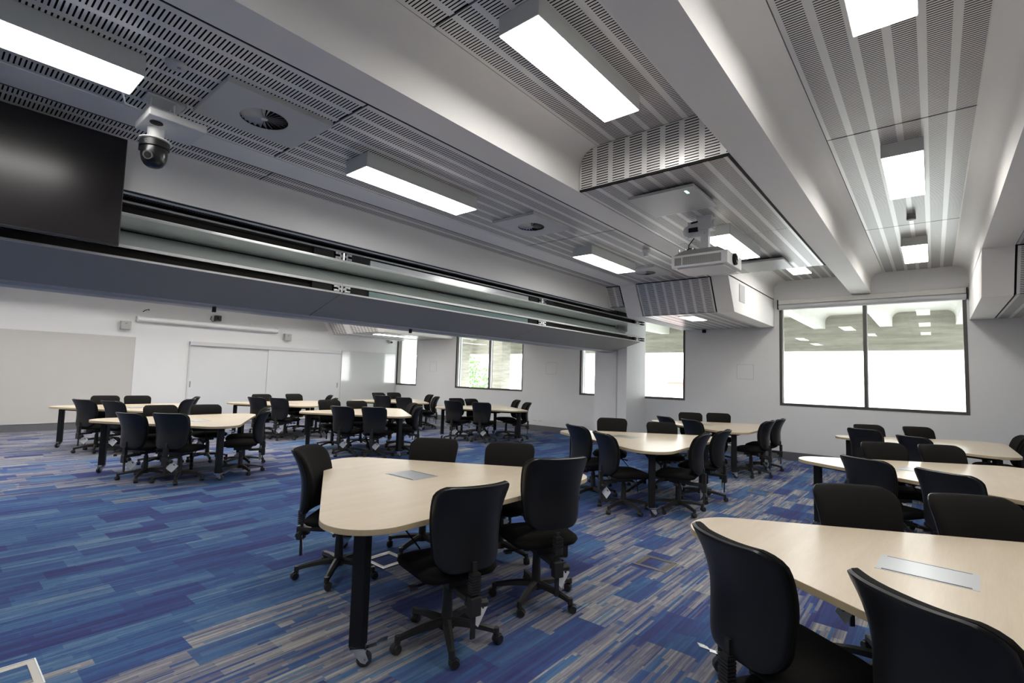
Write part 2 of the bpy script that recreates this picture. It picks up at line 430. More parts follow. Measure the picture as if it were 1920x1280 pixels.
# tilted and low slotted panels at the window end between the haunches
def window_end(x0, x1, low=True, zl=ZLOW):
    t = (ZS-zl)/(ZS-ZLOW); y1 = YH0+(YH1-YH0)*t
    L = math.hypot(y1-YH0, ZS-zl); e = .004
    perf_sheet('acoustic_panel', [(x0, y1-.006, zl+.014), (x1, y1-.006, zl+.014), (x1, YH0+.012, ZS-.006), (x0, YH0+.012, ZS-.006)][::1], x1-x0, L-.02)
    b = MB(); b.prism([(YH0+.004, ZS+.02), (YH0+.03, ZS+.01), (y1+.03, zl+.02), (y1+.08, zl+.02), (YH0+.1, ZS+.02)], x0-.012, x1+.012, 'x'); b.build('void_lining', M['black'], ceil)
    if low:
        down_panel(x0, x1, (y1+.012, 10.9, YW), zl+.004, gap=.008); back_box(x0-.012, x1+.012, y1, YW, zl+.02, zl+.04)
    else:
        b = MB(); b.box(x0, x1, y1, YW, zl, zl+.05); b.build('soffit_lining', M['greydev'], ceil)
haunch(-4.46, -4.15); haunch(-2.79, -2.515); haunch(.497, .792); haunch(2.15, 2.445)
window_end(-4.13, -2.815); window_end(.815, 2.13); window_end(-4.77, -4.49, False, 2.88)
# left room duct at the window end
haunch(-12.475, -12.18); haunch(-14.13, -13.835)
b = MB(); b.prism([(YH0, ZS), (YH1, ZLOW), (YW, ZLOW), (YW, ZS), (YH0, ZS)][:4], -15.15, -14.95, 'x'); b.build('beam_haunch', M['beam'], ceil)
window_end(-13.81, -12.50); window_end(-14.93, -14.15)
b = MB(); b.box(-15.14, -12.30, YH0+.02, YH0+.06, ZS, ZP); b.build('duct_end_panel', M['beam'], ceil)
haunch(-9.165, -8.87); haunch(-7.51, -7.215)
window_end(-8.84, -7.54)

# dropped duct in the second coffer
def drop_duct():
    x0, x1, y0, y1 = -2.505, -1.160, 3.90, 8.41
    # front face cut to the coffer curve, with slots
    P = [(x0, ZS+.012)] + arc(x0+RX, ZP-RX, RX, 180, 90)[0:] + arc(x1-RX, ZP-RX, RX, 90, 0) + [(x1, ZS+.012)]
    b = MB(); n = len(P)
    b.v += [(p[0], y0, p[1]) for p in P] + [(p[0], y0+.015, p[1]) for p in P]
    b.face(range(n)[::-1], 0, [(p[0]-x0+.01, p[1]-ZS+.004) for p in P][::-1])
    b.face(range(n, 2*n), 1)
    for i in range(n): b.face((i, (i+1) % n, n+(i+1) % n, n+i), 1)
    b.build('acoustic_panel', [M['perf'], M['panelplain']], ceil)
    b = MB()
    b.v += [(p[0], y1, p[1]) for p in P]; b.face(range(n), 0); b.v += [(p[0], y1-.015, p[1]) for p in P]; b.face(range(n, 2*n)[::-1], 0)
    b.build('duct_end_panel', M['panelplain'], ceil)
    b = MB(); b.box(x0+.004, x1+.004, y0+.002, y1, ZS+.022, ZS+.034); b.box(x0, x1+.004, y0+.004, y0+.03, ZS-.004, ZS+.03); b.box(x1-.02, x1+.004, y0+.002, y1, ZS-.003, ZS+.03); b.build('void_lining', M['black'], ceil)
    down_panel(x0+.004, x1-.024, (y0+.034, 6.20, y1), ZS, gap=.008)
drop_duct()

# partition bulkheads
def bulkheads():
    b = MB(); b.box(-4.90, -4.77, YB, YH1+.05, 2.86, 3.9); b.build('bulkhead', M['wall'], ceil)
    b = MB(); b.box(-6.62, -6.20, YB, YW, 2.80, 3.9); b.build('bulkhead', M['wall'], ceil)
    b = MB(); b.box(-6.2, -4.90, YB, YW, 3.2, 3.22); b.build('void_lining', M['black'], ceil)
    b = MB(); b.box(-4.90, -4.46, YH1+.05, YW, 2.90, 3.25); b.build('bulkhead', M['greydev'], ceil)
    # slotted strip under the bulkhead, shade above the partition put into its dark colour
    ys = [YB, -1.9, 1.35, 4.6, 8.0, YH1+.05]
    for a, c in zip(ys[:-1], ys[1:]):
        perf_sheet('acoustic_panel', [(-5.14, c-.008, 2.868), (-4.80, c-.008, 2.868), (-4.80, a+.008, 2.868), (-5.14, a+.008, 2.868)], .34, c-a, m='perfshade')
    b = MB(); b.box(-4.802, -4.785, YB, YH1+.05, 2.850, 2.862); b.build('trim_bead', M['black'], ceil)
M['perfshade'] = perforated('slotted_panel_painted_shade', (.10, .10, .105), metal=.3, rough=.45)  # dark copy of the slotted metal, shade painted into its base colour
bulkheads()

# ------------------------------------------------------------------ windows
def window(n, x0, x1, z0, z1, mull, dx=0.05, y=YW):
    w = sempty('window_%d' % n, ((x0+x1)/2, y, z0))
    ox, oz = (x0+x1)/2, z0
    def L(b): b.v = [(p[0]-ox, p[1]-y, p[2]-oz) for p in b.v]; return b
    b = MB(); d0, d1 = y+.012, y+.16
    b.box(x0, x1, d0, d1, z0, z0+dx); b.box(x0, x1, d0, d1, z1-dx, z1)
    b.box(x0, x0+dx, d0, d1, z0+dx, z1-dx); b.box(x1-dx, x1, d0, d1, z0+dx, z1-dx)
    b.box(x0-.0, x1+.0, y-.006, y+.012, z0, z0+.022); b.box(x0, x0+.022, y-.006, y+.012, z0+.022, z1); b.box(x1-.022, x1, y-.006, y+.012, z0+.022, z1)
    L(b).build('window_frame', M['frame'], w)
    if mull is not None:
        b = MB(); b.box(mull-.026, mull+.026, y+.02, y+.15, z0+dx, z1-dx); L(b).build('mullion', M['frame'], w)
        # aluminium glazing beads
        b = MB(); b.box(x0+dx, x0+dx+.012, y+.07, y+.11, z0+dx, z1-dx); b.box(mull+.026, mull+.040, y+.06, y+.10, z0+dx, z1-dx); L(b).build('glazing_bead', M['alu'], w)
        panes = [(x0+dx, mull-.026), (mull+.026, x1-dx)]
    else: panes = [(x0+dx, x1-dx)]
    for a, c in panes:
        b = MB(); b.quad([(a, y+.09, z0+dx), (c, y+.09, z0+dx), (c, y+.09, z1-dx), (a, y+.09, z1-dx)])
        L(b).build('window_pane', M['glass'], w)
    return w
window(1, XL+.002, -14.0, 1.085, 3.225, None)
window(2, -12.02, -9.19, 1.08, 3.225, -10.55)
window(3, -7.24, -4.39, 1.07, 3.225, -5.85)
window(4, -2.42, .465, 1.075, 3.225, -.972)
window(5, 2.40, 5.3, 1.075, 3.225, 3.85)

# roller blind over the wide window
def blind(x0, x1, label, grp=None):
    t = thing('roller_blind', label, 'roller blind', ((x0+x1)/2, YW, 3.05))
    w = (x1-x0)/2
    b = MB(); b.box(-w+.012, w-.012, -.095, .01, .09, .185); b.build('fascia', mat('blind_fascia', (.60, .59, .56), .5), t, bevel=.006)
    b = MB(); b.cyl((-w+.012, -.05, .045), (w-.012, -.05, .045), .045, n=20); b.box(-w+.02, w-.02, -.06, -.045, -.02, .03); b.build('rolled_fabric', mat('blind_fabric', (.58, .59, .61), .55), t, smooth=40)
    for s in (-1, 1):
        b = MB(); b.box(s*w-.006, s*w+.006, -.10, .01, -.005, .19); b.build('end_bracket', M['black'], t)
    return t
blind(-2.43, .475, 'grey rolled-up blind in a beige cassette across the top of the wide window')

# ------------------------------------------------------------------ folding partition (vertical stack)
def partition():
    t = thing('folding_partition', 'charcoal and pale green glass partition folded up under the ceiling along the middle of the room', 'partition', (-5.35, 3.3, 2.1))
    O = Vector((-5.35, 3.3, 2.1))
    def fin(b, name, mats, par=t, **k):
        b.v = [(p[0]-O.x, p[1]-O.y, p[2]-O.z) for p in b.v]; return b.build(name, mats, par, **k)
    joints = [-4.0, -.70, 2.985, 6.69, 10.42]
    XF = -4.985; XC = -5.66
    P1, CR, P2, P3, BT = 2.715, 2.735, 2.465, 2.358, 2.150
    for a, c in zip(joints[:-1], joints[1:]):
        y0, y1 = a+.003, c-.003
        # upper glass leaf: underside nearly level, then lower glass leaf sloping down to the front
        b = MB(); b.prism([(XF, P1), (XC, CR), (XC, CR+.03), (XF, P1+.02)], y0, y1, 'y'); up = fin(b, 'upper_leaf', M['glassboard'])
        b = MB(); b.prism([(XC+.01, CR-.006), (XF, P2), (XF, P2-.02), (XC, CR-.05)], y0, y1, 'y'); mid = fin(b, 'middle_leaf', M['glassboard'])
        b = MB(); b.prism([(XF+.004, P3), (XC-.01, BT), (XC-.01, BT+.04), (XF+.004, P3+.015)], y0, y1, 'y'); fin(b, 'bottom_leaf', M['grey'])
        b = MB(); b.prism([(XF-.002, P3-.0005), (XC-.01, BT-.0005), (XC-.01, BT+.01), (XF-.002, P3+.01)], c-.004, c+.004, 'y'); fin(b, 'seam', M['black'])
        # edge trims
        for (z, h) in ((P1-.004, .015), (P2-.020, .025), (P3-.004, .014), (2.814, .016)):
            b = MB(); b.box(XF-.012, XF+.010, y0, y1, z, z+h); b.box(XF-.012, XF+.013, y0, y1, z+h*.55, z+h*.7); fin(b, 'edge_trim', M['whitestrip'])
    # dark fold line
    b = MB(); b.box(XC-.02, XC+.03, joints[0], 10.42, CR-.026, CR-.004); fin(b, 'fold_seal', M['black'])
    # recesses between the leaves
    for (z0, z1, kind) in ((P1+.014, 2.814, 'u'), (P3+.014, P2-.022, 'l')):
        for k, (a, c) in enumerate(zip(joints[:-1], joints[1:])):
            b = MB(); b.box(XF-.10, XF-.05, a, c, z0, z1); fin(b, 'recess_lining', M['darkbrown'])
            if k == 2:
                b = MB(); b.box(XF-.03, XF-.012, a+.36, c-.36, z0+.004, z1-.004); fin(b, 'infill_glass', M['darkglass'] if kind == 'l' else M['brightglass'])
            for s, yy in ((1, a), (-1, c)):
                b = MB(); b.box(XF-.05, XF-.008, min(yy+s*.11, yy+s*.34), max(yy+s*.11, yy+s*.34), z0, z1); fin(b, 'seal_block', M['black'])
        for yy in joints[1:4] + [10.2]:
            b = MB()
            h = z1-z0; zc = (z0+z1)/2
            for s in (-1, 1):
                for q in (-1, 1):
                    b.box(XF-.01, XF+.012, yy+s*.03 if s > 0 else yy-.10, yy+.10 if s > 0 else yy-.03, zc+q*h*.30-h*.16, zc+q*h*.30+h*.16)
                    b.cyl((XF+.006, yy+s*.065, zc+q*h*.3), (XF+.020, yy+s*.065, zc+q*h*.3), .008, n=8)
            b.cyl((XF+.004, yy, z0), (XF+.004, yy, z1), .017, n=10)
            b.box(XF-.004, XF+.016, yy-.05, yy+.05, zc-.012, zc+.012)
            fin(b, 'hinge', M['chrome'])
    # black head rail on top, bottom seal
    b = MB(); b.box(-5.72, XF-.012, -4.0, 10.42, 2.80, 2.845); fin(b, 'head_rail', M['darkbrown'])
    b = MB(); b.prism([(XC-.012, BT+.035), (XC+.004, BT+.012), (XC-.01, BT-.012), (XC-.05, BT-.028), (XC-.20, BT-.034), (XC-.20, BT+.03)], -4.0, 10.42, 'y', 0); fin(b, 'bottom_seal', M['greystrip'])
    # rear half of the stack seen from the other room
    b = MB(); b.prism([(XC-.02, BT+.04), (-6.15, 2.36), (-6.15, 2.80), (XC-.02, 2.80)], -4.0, 10.40, 'y'); fin(b, 'rear_leaf', M['grey'])
    # black stub seen at the window end and small latch under the leaf
    b = MB()
    for z in (2.742, 2.79, 2.378, 2.42): b.box(XF-.05, XF+.012, 10.42, 10.56, z, z+.026)
    fin(b, 'end_pin', M['black'])
    for yy in (1.95, 4.5):
        b = MB(); b.box(XC-.04, XC-.01, yy, yy+.03, BT-.075, BT-.02); fin(b, 'latch', M['black'])
M['darkglass'] = mat('dark_green_glass_edge', (.16, .25, .25), .2)
M['brightglass'] = mat('glass_painted_reflection', (.66, .70, .72), .22, .3)  # bright reflection on the infill glass put into its pale colour
partition()

# ------------------------------------------------------------------ ceiling lights
def light_proto():
    t = thing('ceiling_light', 'x', 'ceiling light', (0,0,0), 0, 'surface mounted ceiling lights')
    w, l, h = .149, .63, .127
    b = MB(); b.box(-w, w, -l, l, .004, h); b.build('housing', M['lighthousing'], t, bevel=.003)
    b = MB(); b.box(-w+.006, w-.006, -l+.006, l-.006, 0, .010); b.build('diffuser', M['diff'], t)
    return t
LP = light_proto(); used = [0]
def place_light(x, y, z, label):
    if not used[0]:
        used[0] = 1; LP.location = (x, y, z); LP['label'] = label; return LP
    return dup(LP, (x, y, z), 0, label)
lights = [(-3.53, .10, 3.127, 'white box ceiling light at the top left, above the television'),
          (-3.555, 2.83, 3.127, 'white box ceiling light left of the fluted beam, between the two swirl vents'),
          (-3.54, 6.24, 3.127, 'short-looking white box ceiling light beside the slanted slotted panel'),
          (-1.79, 2.73, 3.513, 'large white box ceiling light in the tall coffer, before the slotted duct face'),
          (-1.82, 6.27, 3.123, 'white box ceiling light directly behind the projector'),
          (-1.78, 9.64, 3.513, 'tiny bright ceiling light in the tall coffer beyond the duct end'),
          (-.165, 2.73, 3.513, 'ceiling light cut by the top edge of the picture, right coffer'),
          (-.165, 6.00, 3.513, 'middle ceiling light in the right-hand coffer above the wide window'),
          (-.165, 9.60, 3.513, 'small ceiling light at the window end of the right-hand coffer'),
          (1.47, 2.7, 3.127, 'added unseen ceiling light past the right edge, nearest the camera'), (1.47, 6.2, 3.127, 'added unseen ceiling light past the right edge, nearer the windows'),  # unseen lamps from here on, added to balance the room's light
          (-1.79, -.6, 3.513, 'added unseen ceiling light above and behind the camera'), (-.165, -.6, 3.513, 'added unseen ceiling light behind the camera, right coffer'), (3.1, 4.5, 3.513, 'added ceiling light out of view at far right')]
for a in lights: place_light(*a)
left_l = []
for x in (-8.19, -9.84, -11.5, -13.15):  # left room lamps are unseen, their number raised to brighten its walls
    for k, y in enumerate((-1.2, .6, 2.4, 4.2, 6.0, 7.6)):
        place_light(x, y, 3.513, 'unseen ceiling light added to brighten the left room, behind the folded partition')
# recessed light in the low soffit
def recessed(x0, x1, y0, y1, z, label):
    t = thing('recessed_light', label, 'ceiling light', ((x0+x1)/2, (y0+y1)/2, z)); w, l = (x1-x0)/2, (y1-y0)/2
    b = MB(); b.box(-w, w, -l, l, .0, .030); b.build('trim_ring', M['whitepc'], t)
    b = MB(); b.box(-w+.012, w-.012, -l+.012, l-.012, -.004, .004); b.build('diffuser', M['diff'], t)
recessed(-3.57, -3.28, 9.0, 9.68, ZLOW-.008, 'small flush light in the low slotted soffit over the narrow window')
recessed(-13.3, -13.0, 9.1, 10.3, ZLOW-.008, 'small flush light in the left room soffit over the corner window')

# ------------------------------------------------------------------ swirl diffusers
def vent_proto():
    t = thing('swirl_vent', 'x', 'air vent', (0,0,0), 0, 'square swirl air vents')
    b = MB(); n = 48; R = .150; w, l = .295, .345; D = .034
    sq = []
    for i in range(n):
        a = 2*PI*(i+.5)/n; c, q = math.cos(a), math.sin(a); k = min(w/abs(c) if abs(c) > 1e-6 else 9, l/abs(q) if abs(q) > 1e-6 else 9); sq.append((c*k, q*k))
    for cx, cy in ((w, l), (-w, l), (-w, -l), (w, -l)):
        j = min(range(n), key=lambda i: (sq[i][0]-cx)**2+(sq[i][1]-cy)**2); sq[j] = (cx, cy)
    b.v += [(p[0], p[1], 0) for p in sq] + [(R*math.cos(2*PI*(i+.5)/n), R*math.sin(2*PI*(i+.5)/n), 0) for i in range(n)]
    b.v += [(p[0], p[1], D) for p in sq]
    for i in range(n):
        j = (i+1) % n; b.face((i, n+i, n+j, j)); b.face((i, j, 2*n+j, 2*n+i))
    b.build('face_plate', M['panelplain2'], t)
    b = MB(); b.cyl((0, 0, D-.002), (0, 0, D-.001), R, n=32); b.lathe([(R+.001, .002), (R+.001, D-.002)], n=32, caps=False); b.build('plenum', M['black'], t, smooth=30)
    b = MB(); nb = 24
    for i in range(nb):
        a = 2*PI*i/nb; da = 2*PI/nb*.72
        r0, r1 = .020, R-.002
        P = [(r0*math.cos(a), r0*math.sin(a), .002), (r1*math.cos(a), r1*math.sin(a), .002), (r1*math.cos(a+da), r1*math.sin(a+da), .026), (r0*math.cos(a+da), r0*math.sin(a+da), .010)]
        b.quad(P); b.quad([(x, y, z+.0015) for x, y, z in P[::-1]])
    b.cyl((0, 0, -.001), (0, 0, .012), .023, n=16)
    b.build('swirl_blades', M['panelplain2'], t)
    return t
M['panelplain2'] = mat('vent_plate_paint', (.58, .58, .58), .42, .1)
VP = vent_proto(); VP.location = (-3.50, 1.44, 3.220); VP['label'] = 'square swirl vent beside the dome camera, nearest the camera'
dup(VP, (-3.50, 4.45, 3.220), 0, 'square swirl vent in the slotted ceiling, behind the second box light')
dup(VP, (-3.50, 7.45, 3.220), 0, 'farthest swirl vent, beside the slanted slotted panel')

# detectors
t = thing('smoke_detector', 'low round white detector on the slotted ceiling near the top left light', 'smoke detector', (-3.33, .86, 3.254))
b = MB(); b.lathe([(0, -.028), (.03, -.028), (.05, -.022), (.056, -.014), (.056, 0), (0, 0)], n=28); b.build('housing', M['panelplain2'], t, smooth=40)
b = MB(); b.cyl((.02, .01, -.031), (.02, .01, -.027), .010, n=14); b.build('lens', M['greydev'], t)
t = thing('heat_detector', 'small white round detector near the farthest box light by the projector', 'detector', (-2.93, 6.25, 3.254))
b = MB(); b.lathe([(0, -.085), (.030, -.085), (.035, -.045), (.05, -.04), (.052, 0), (0, 0)], n=20); b.build('housing', M['whitepc'], t, smooth=40)
t = thing('smoke_detector', 'grey square detector between two lights in the right-hand coffer', 'smoke detector', (-.163, 7.75, ZP))
b = MB(); b.cyl((0, 0, -.025), (0, 0, 0), .045, n=20); b.build('base_plate', M['greydev'], t)
b = MB(); b.prism([(.05*math.cos(PI/8+i*PI/4), .05*math.sin(PI/8+i*PI/4)) for i in range(8)], -.075, -.025, 'z'); b.build('housing', M['greydev'], t, bevel=.006)

# microphone array tiles
def mic(x0, x1, y0, y1, z, label, led=True):
    t = thing('ceiling_microphone', label, 'microphone panel', ((x0+x1)/2, (y0+y1)/2, z), 0, 'square hanging microphone panels'); w, l = (x1-x0)/2, (y1-y0)/2
    b = MB(); b.box(-w, w, -l, l, 0, .028); b.build('housing', M['micpanel'], t, bevel=.004)
    b = MB(); b.box(-w*.6, w*.6, -l*.6, l*.6, .028, 3.26-z-.01 if z < 3.2 else .045); b.build('mount', M['greydev'], t)
    if led:
        b = MB(); b.box(w-.105, w-.085, -l+.07, -l+.14, -.002, .002); b.build('status_light', M['led'], t)
M['micpanel'] = mat('satin_grey_panel', (.50, .51, .50), .32, .1)
mic(-2.18, -1.56, 4.24, 4.86, 3.195, 'flat square grey microphone panel with a green light, nearest the camera')
mic(-2.12, -1.52, 7.45, 8.10, 3.19, 'flat square grey microphone panel right of the projector, farther away', False)

# ------------------------------------------------------------------ projector
def projector():
    t = thing('projector', 'white projector on a ceiling bracket before the windows', 'projector', (-1.85, 5.43, 2.70))
    W, D, H = .29, .245, .145
    b = MB(); b.box(-W, W, -D, D, 0.012, H); b.box(-W+.05, W-.05, -D+.04, D-.02, 0, .014); b.build('body', M['whitepc'], t, bevel=.014, bevel_seg=3)
    b = MB(); b.prism([(-W+.01, H), (-W+.13, H+.05), (W-.10, H+.05), (W-.02, H)], -D+.02, D-.02, 'y'); b.build('top_cover', M['greydev'], t)
    b = MB(); b.box(-W+.035, -W+.105, -D-.003, -D+.02, .035, H-.03); b.box(-W+.125, W-.06, -D-.003, -D+.02, .035, H-.025)
    for i in range(26):
        x = -W+.04+i*.021
        if x < W-.07: b.box(x, x+.004, -D-.006, -D, .034, H-.026, 1)
    b.build('vent_grille', [M['metalgrille'], M['greydev']], t)
    b = MB(); b.cyl((W-.01, -.02, .085), (W+.022, -.02, .085), .062, n=28); b.build('lens_ring', M['black'], t, smooth=40)
    b = MB(); b.lathe([(0, .0), (.046, .0), (.046, .012), (0, .022)], n=24, M=Matrix.Rotation(PI/2, 3, 'Y'), c=(W+.018, -.02, .085)); b.build('lens', M['lens'], t, smooth=60)
    # bracket
    TZ = 3.25-2.70-.002
    b = MB(); b.box(.005, .085, -.20, -.13, H+.05, .40); b.box(-.035, .12, -.21, -.08, .40, TZ)
    for z in (.30, .36, .44, .50): b.cyl((.045, -.216, z), (.045, -.20, z), .006, n=8)
    b.cyl((.12, -.15, .46), (.14, -.15, .46), .045, n=18)
    b.build('ceiling_bracket', M['whitepc'], t, bevel=.004)
    b = MB(); b.box(-.13, .006, -.20, -.13, .33, .50); b.cyl((-.12, -.21, .40), (-.12, -.13, .40), .06, n=18); b.build('junction_box', M['whitepc'], t)
    b = MB(); b.box(-.115, -.02, -.222, -.20, .385, .43); b.cyl((-.09, -.21, .485), (-.02, -.21, .49), .010, n=10); b.build('cable_entry', M['black'], t)
    b = MB(); b.box(-.27, .02, -.10, .10, H+.052, H+.062)
    for x in (-.27, -.2, -.12): b.box(x, x+.012, -.11, -.09, H+.01, H+.10)
    b.box(-.27, -.05, -.11, -.10, H+.06, H+.075); b.build('mounting_plate', M['whitepc'], t)
    b = MB(); b.tube([(-.07, -.17, .33), (-.14, -.14, .27), (-.17, -.08, .23), (-.10, -.02, .20)], .006, 8); b.tube([(-.2, -.08, .22), (-.15, -.1, .245), (-.08, -.06, .23)], .007, 8); b.build('cable', M['black'], t, smooth=60)
    # white safety wires
    b = MB(); b.tube([(.05, 0, .45), (.10, .02, .3), (W-.02, .1, H+.02)], .0025, 6); b.build('safety_wire', M['whitepc'], t)
projector()

# ------------------------------------------------------------------ dome camera on plate
def ptz():
    t = thing('dome_camera', 'black dome camera hanging from a white bracket beside the television', 'security camera', (-3.88, .93, 2.80))
    O = Vector((-3.88, .93, 2.80))
    def F(b, n, m, **k): b.v = [(p[0]-O.x, p[1]-O.y, p[2]-O.z) for p in b.v]; return b.build(n, m, t, **k)
    b = MB(); b.box(-4.02, -3.70, .835, 1.16, 3.065, 3.115); F(b, 'bracket_box', M['whitepc'], bevel=.006)
    b = MB(); b.box(-3.93, -3.83, .855, 1.02, 3.115, 3.18); b.box(-3.95, -3.80, .84, 1.06, 3.235, 3.25)
    for x in (-3.92, -3.84):
        for y in (.87, 1.0): b.cyl((x, y, 3.16), (x, y, 3.24), .007, n=8)
    F(b, 'ceiling_mount', M['whitepc'], bevel=.003)
    b = MB(); b.lathe([(.022, 0), (.036, .004), (.036, .008), (.02, .006)], c=(-3.80, .90, 3.055), n=20); F(b, 'grommet', M['black'], smooth=40)
    b = MB(); b.cyl((-3.905, .925, 2.985), (-3.905, .925, 3.066), .047, n=28); F(b, 'neck', M['whitepc'], smooth=40)
    c = (-3.905, .925, 0)
    b = MB(); b.lathe([(0, 2.972), (.088, 2.972), (.094, 2.976), (.088, 2.985), (0, 2.988)], c=c, n=32); F(b, 'collar', M['whitepc'], smooth=40)
    b = MB(); b.lathe([(0, 2.971), (.084, 2.971), (.084, 2.93), (.078, 2.926), (0, 2.926)][::-1], c=c, n=32); b.box(-3.905-.10, -3.905-.04, .86, .97, 2.925, 2.968); F(b, 'camera_base', M['tvbezel'], smooth=40)
    b = MB(); mk = math.radians(-45)
    for q in (-.16, -.08, 0., .08): b.cbox((-3.905+.0845*math.cos(mk+q), .925+.0845*math.sin(mk+q), 2.955), (.001, .005, .004), 0, Matrix.Rotation(mk+q, 4, 'Z'))
    b.cbox((-3.905+.0845*math.cos(mk-.04), .925+.0845*math.sin(mk-.04), 2.943), (.001, .016, .003), 0, Matrix.Rotation(mk-.04, 4, 'Z'))
    F(b, 'printed_mark', M['greydev'])
    prof = [(.074, 2.928), (.075, 2.90), (.073, 2.87), (.066, 2.84), (.052, 2.817), (.034, 2.805), (.015, 2.800), (0, 2.799)]
    b = MB(); b.lathe(prof[::-1], c=c, n=36); F(b, 'dome', M['dome'], smooth=60)
    b = MB(); Mr = Matrix.Rotation(math.radians(128), 3, 'Z') @ Matrix.Rotation(-PI/2-.1, 3, 'X')
    d = Vector((math.cos(math.radians(-38)), math.sin(math.radians(-38)), -.15)).normalized()
    p0 = Vector((-3.905, .925, 2.868)) + d*.055
    b.cyl(p0, p0 + d*.026, .030, .029, n=24); F(b, 'lens_ring', M['tvbezel'], smooth=40)
    b = MB(); b.cyl(p0 + d*.022, p0 + d*.030, .021, .019, n=24); F(b, 'lens', M['lens'], smooth=40)
    b = MB(); b.tube([(-3.84, .80, 3.13), (-3.80, .73, 3.12), (-3.72, .70, 3.15), (-3.66, .71, 3.20), (-3.62, .70, 3.235)], .006, 8)
    F(b, 'cable', M['whitepc'], smooth=60)
ptz()

# ------------------------------------------------------------------ television
def tv():
    X = -4.62; y0, y1, z0, z1 = -.50, .925, 2.384, 3.197
    t = thing('television', 'black wall television cut by the left edge, hanging before the partition', 'television', (X, (y0+y1)/2, z0))
    w, h = (y1-y0)/2, z1-z0
    b = MB(); b.box(-.045, 0, -w, w, 0, h); b.build('housing', M['tvbezel'], t, bevel=.004)
    b = MB(); b.box(0, .003, -w+.008, w-.008, .014, h-.008); b.build('screen', M['screenblack'], t)
    b = MB(); b.box(-.10, -.045, -.3, .3, .2, .6); b.box(-.17, -.10, -.06, .06, .3, .5)
    b.box(-.155, -.045, .30, .36, h-.01, h+.0); b.build('wall_mount', M['tvbezel'], t)
    b = MB(); b.tube([(-.02, -.35, h), (-.03, -.40, h+.04), (.02, -.30, h+.05), (.03, -.22, h+.02), (.01, -.18, h-.02)], .008, 8)
    b.tube([(-.03, -.55, h+.055), (.0, -.38, h+.045), (-.01, -.28, h+.055)], .018, 8); b.build('cable', M['black'], t, smooth=60)
tv()

# ------------------------------------------------------------------ left wall things
def wallbox(name, label, cat, y0, y1, z0, z1, d, m, x=XL, **k):
    t = thing(name, label, cat, (x, (y0+y1)/2, z0)); w = (y1-y0)/2
    b = MB(); b.box(0, d, -w, w, 0, z1-z0); b.build('panel', m, t, **k); return t
def board(name, label, y0, y1, z0, z1, m):
    t = thing(name, label, 'board', (XL+.002, (y0+y1)/2, z0)); w = (y1-y0)/2; h = z1-z0
    b = MB(); b.box(0, .016, -w+.01, w-.01, .01, h-.01); b.build('board_surface', m, t)
    b = MB()
    for q in ((-w, w, 0, .012), (-w, w, h-.012, h), (-w, -w+.012, .012, h-.012), (w-.012, w, .012, h-.012)): b.box(0, .022, q[0], q[1], q[2], q[3])
    b.build('edge_trim', M['doorframe'], t)
    return t
board('pinboard', 'large beige fabric board on the left wall beside the rear table', -1.6, 3.52, .165, 2.205, M['board'])
board('whiteboard', 'glossy whiteboard on the left wall beside the corner window', 9.2, 11.40, .30, 2.21, M['gloss'])
def doors():
    t = thing('sliding_door', 'pair of white sliding doors under the projection screen', 'door', (XL, 6.9, 0))
    y0, ym, y1 = 4.70-6.9, 6.80-6.9, 9.14-6.9
    b = MB(); b.box(0, .035, y0, y0+.035, 0, 2.17); b.box(0, .035, y1-.03, y1, 0, 2.17); b.box(0, .10, y0, y1, 2.09, 2.185); b.build('door_frame', M['doorframe'], t)
    b = MB(); b.box(.004, .028, y0+.035, ym, 0.01, 2.09); d = b.build('door_leaf', M['door'], t)
    b = MB(); b.box(.030, .062, ym-.04, y1-.03, 0.01, 2.09); d2 = b.build('door_leaf', M['door'], t)
    b = MB(); b.box(.026, .034, y0+.055, y0+.085, .97, 1.13); b.build('door_pull', M['greydev'], d)
    b = MB(); b.box(.060, .068, y1-.10, y1-.07, .97, 1.13); b.build('door_pull', M['greydev'], d2)
doors()
t = thing('projection_screen', 'long white roll-up screen case mounted high on the left wall', 'projection screen', (XL+.10, 5.24, 2.66))
b = MB(); b.cyl((0, -1.73, 0), (0, 1.73, 0), .062, n=24); b.build('case', M['whitepc'], t, smooth=40)
for s in (-1, 1):
    b = MB(); b.box(-.10, .05, s*1.74-.015, s*1.74+.015, -.068, .068); b.build('end_cap', M['whitepc'], t, bevel=.008)
def wspeaker(y, z, label):
    t = thing('wall_speaker', label, 'speaker', (XL, y, z), 0, 'square speakers flanking the screen')
    b = MB(); b.box(0, .13, -.10, .10, -.10, .10); b.build('housing', M['speaker'], t, bevel=.005)
    b = MB(); b.box(.13, .134, -.02, .02, .03, .06); b.build('badge', M['greydev'], t)
wspeaker(3.28, 2.475, 'small square grey speaker left of the screen case, above the beige board')
wspeaker(7.30, 2.50, 'small square grey speaker right of the screen case, above the sliding doors')
t = thing('wall_camera', 'small black camera with cables above the middle of the screen case', 'camera', (XL, 5.30, 2.86))
b = MB(); b.box(0, .12, -.05, .10, -.07, .08); b.cyl((.12, .04, 0), (.15, .04, 0), .035, n=16); b.build('body', M['tvbezel'], t, bevel=.005)
b = MB(); b.box(0, .012, -.22, -.08, -.0, .09); b.build('socket_plate', M['whitepc'], t)
b = MB(); b.tube([(.02, -.12, .04), (.06, -.16, -.03), (.05, -.10, -.10), (.03, -.02, -.07)], .008, 6); b.build('cable', M['black'], t)
t = thing('cable_outlet', 'small white outlet with a black cable above the left end of the screen case', 'outlet', (XL, 3.70, 2.90))
b = MB(); b.box(0, .012, -.05, .09, -.05, .06); b.build('socket_plate', M['whitepc'], t)
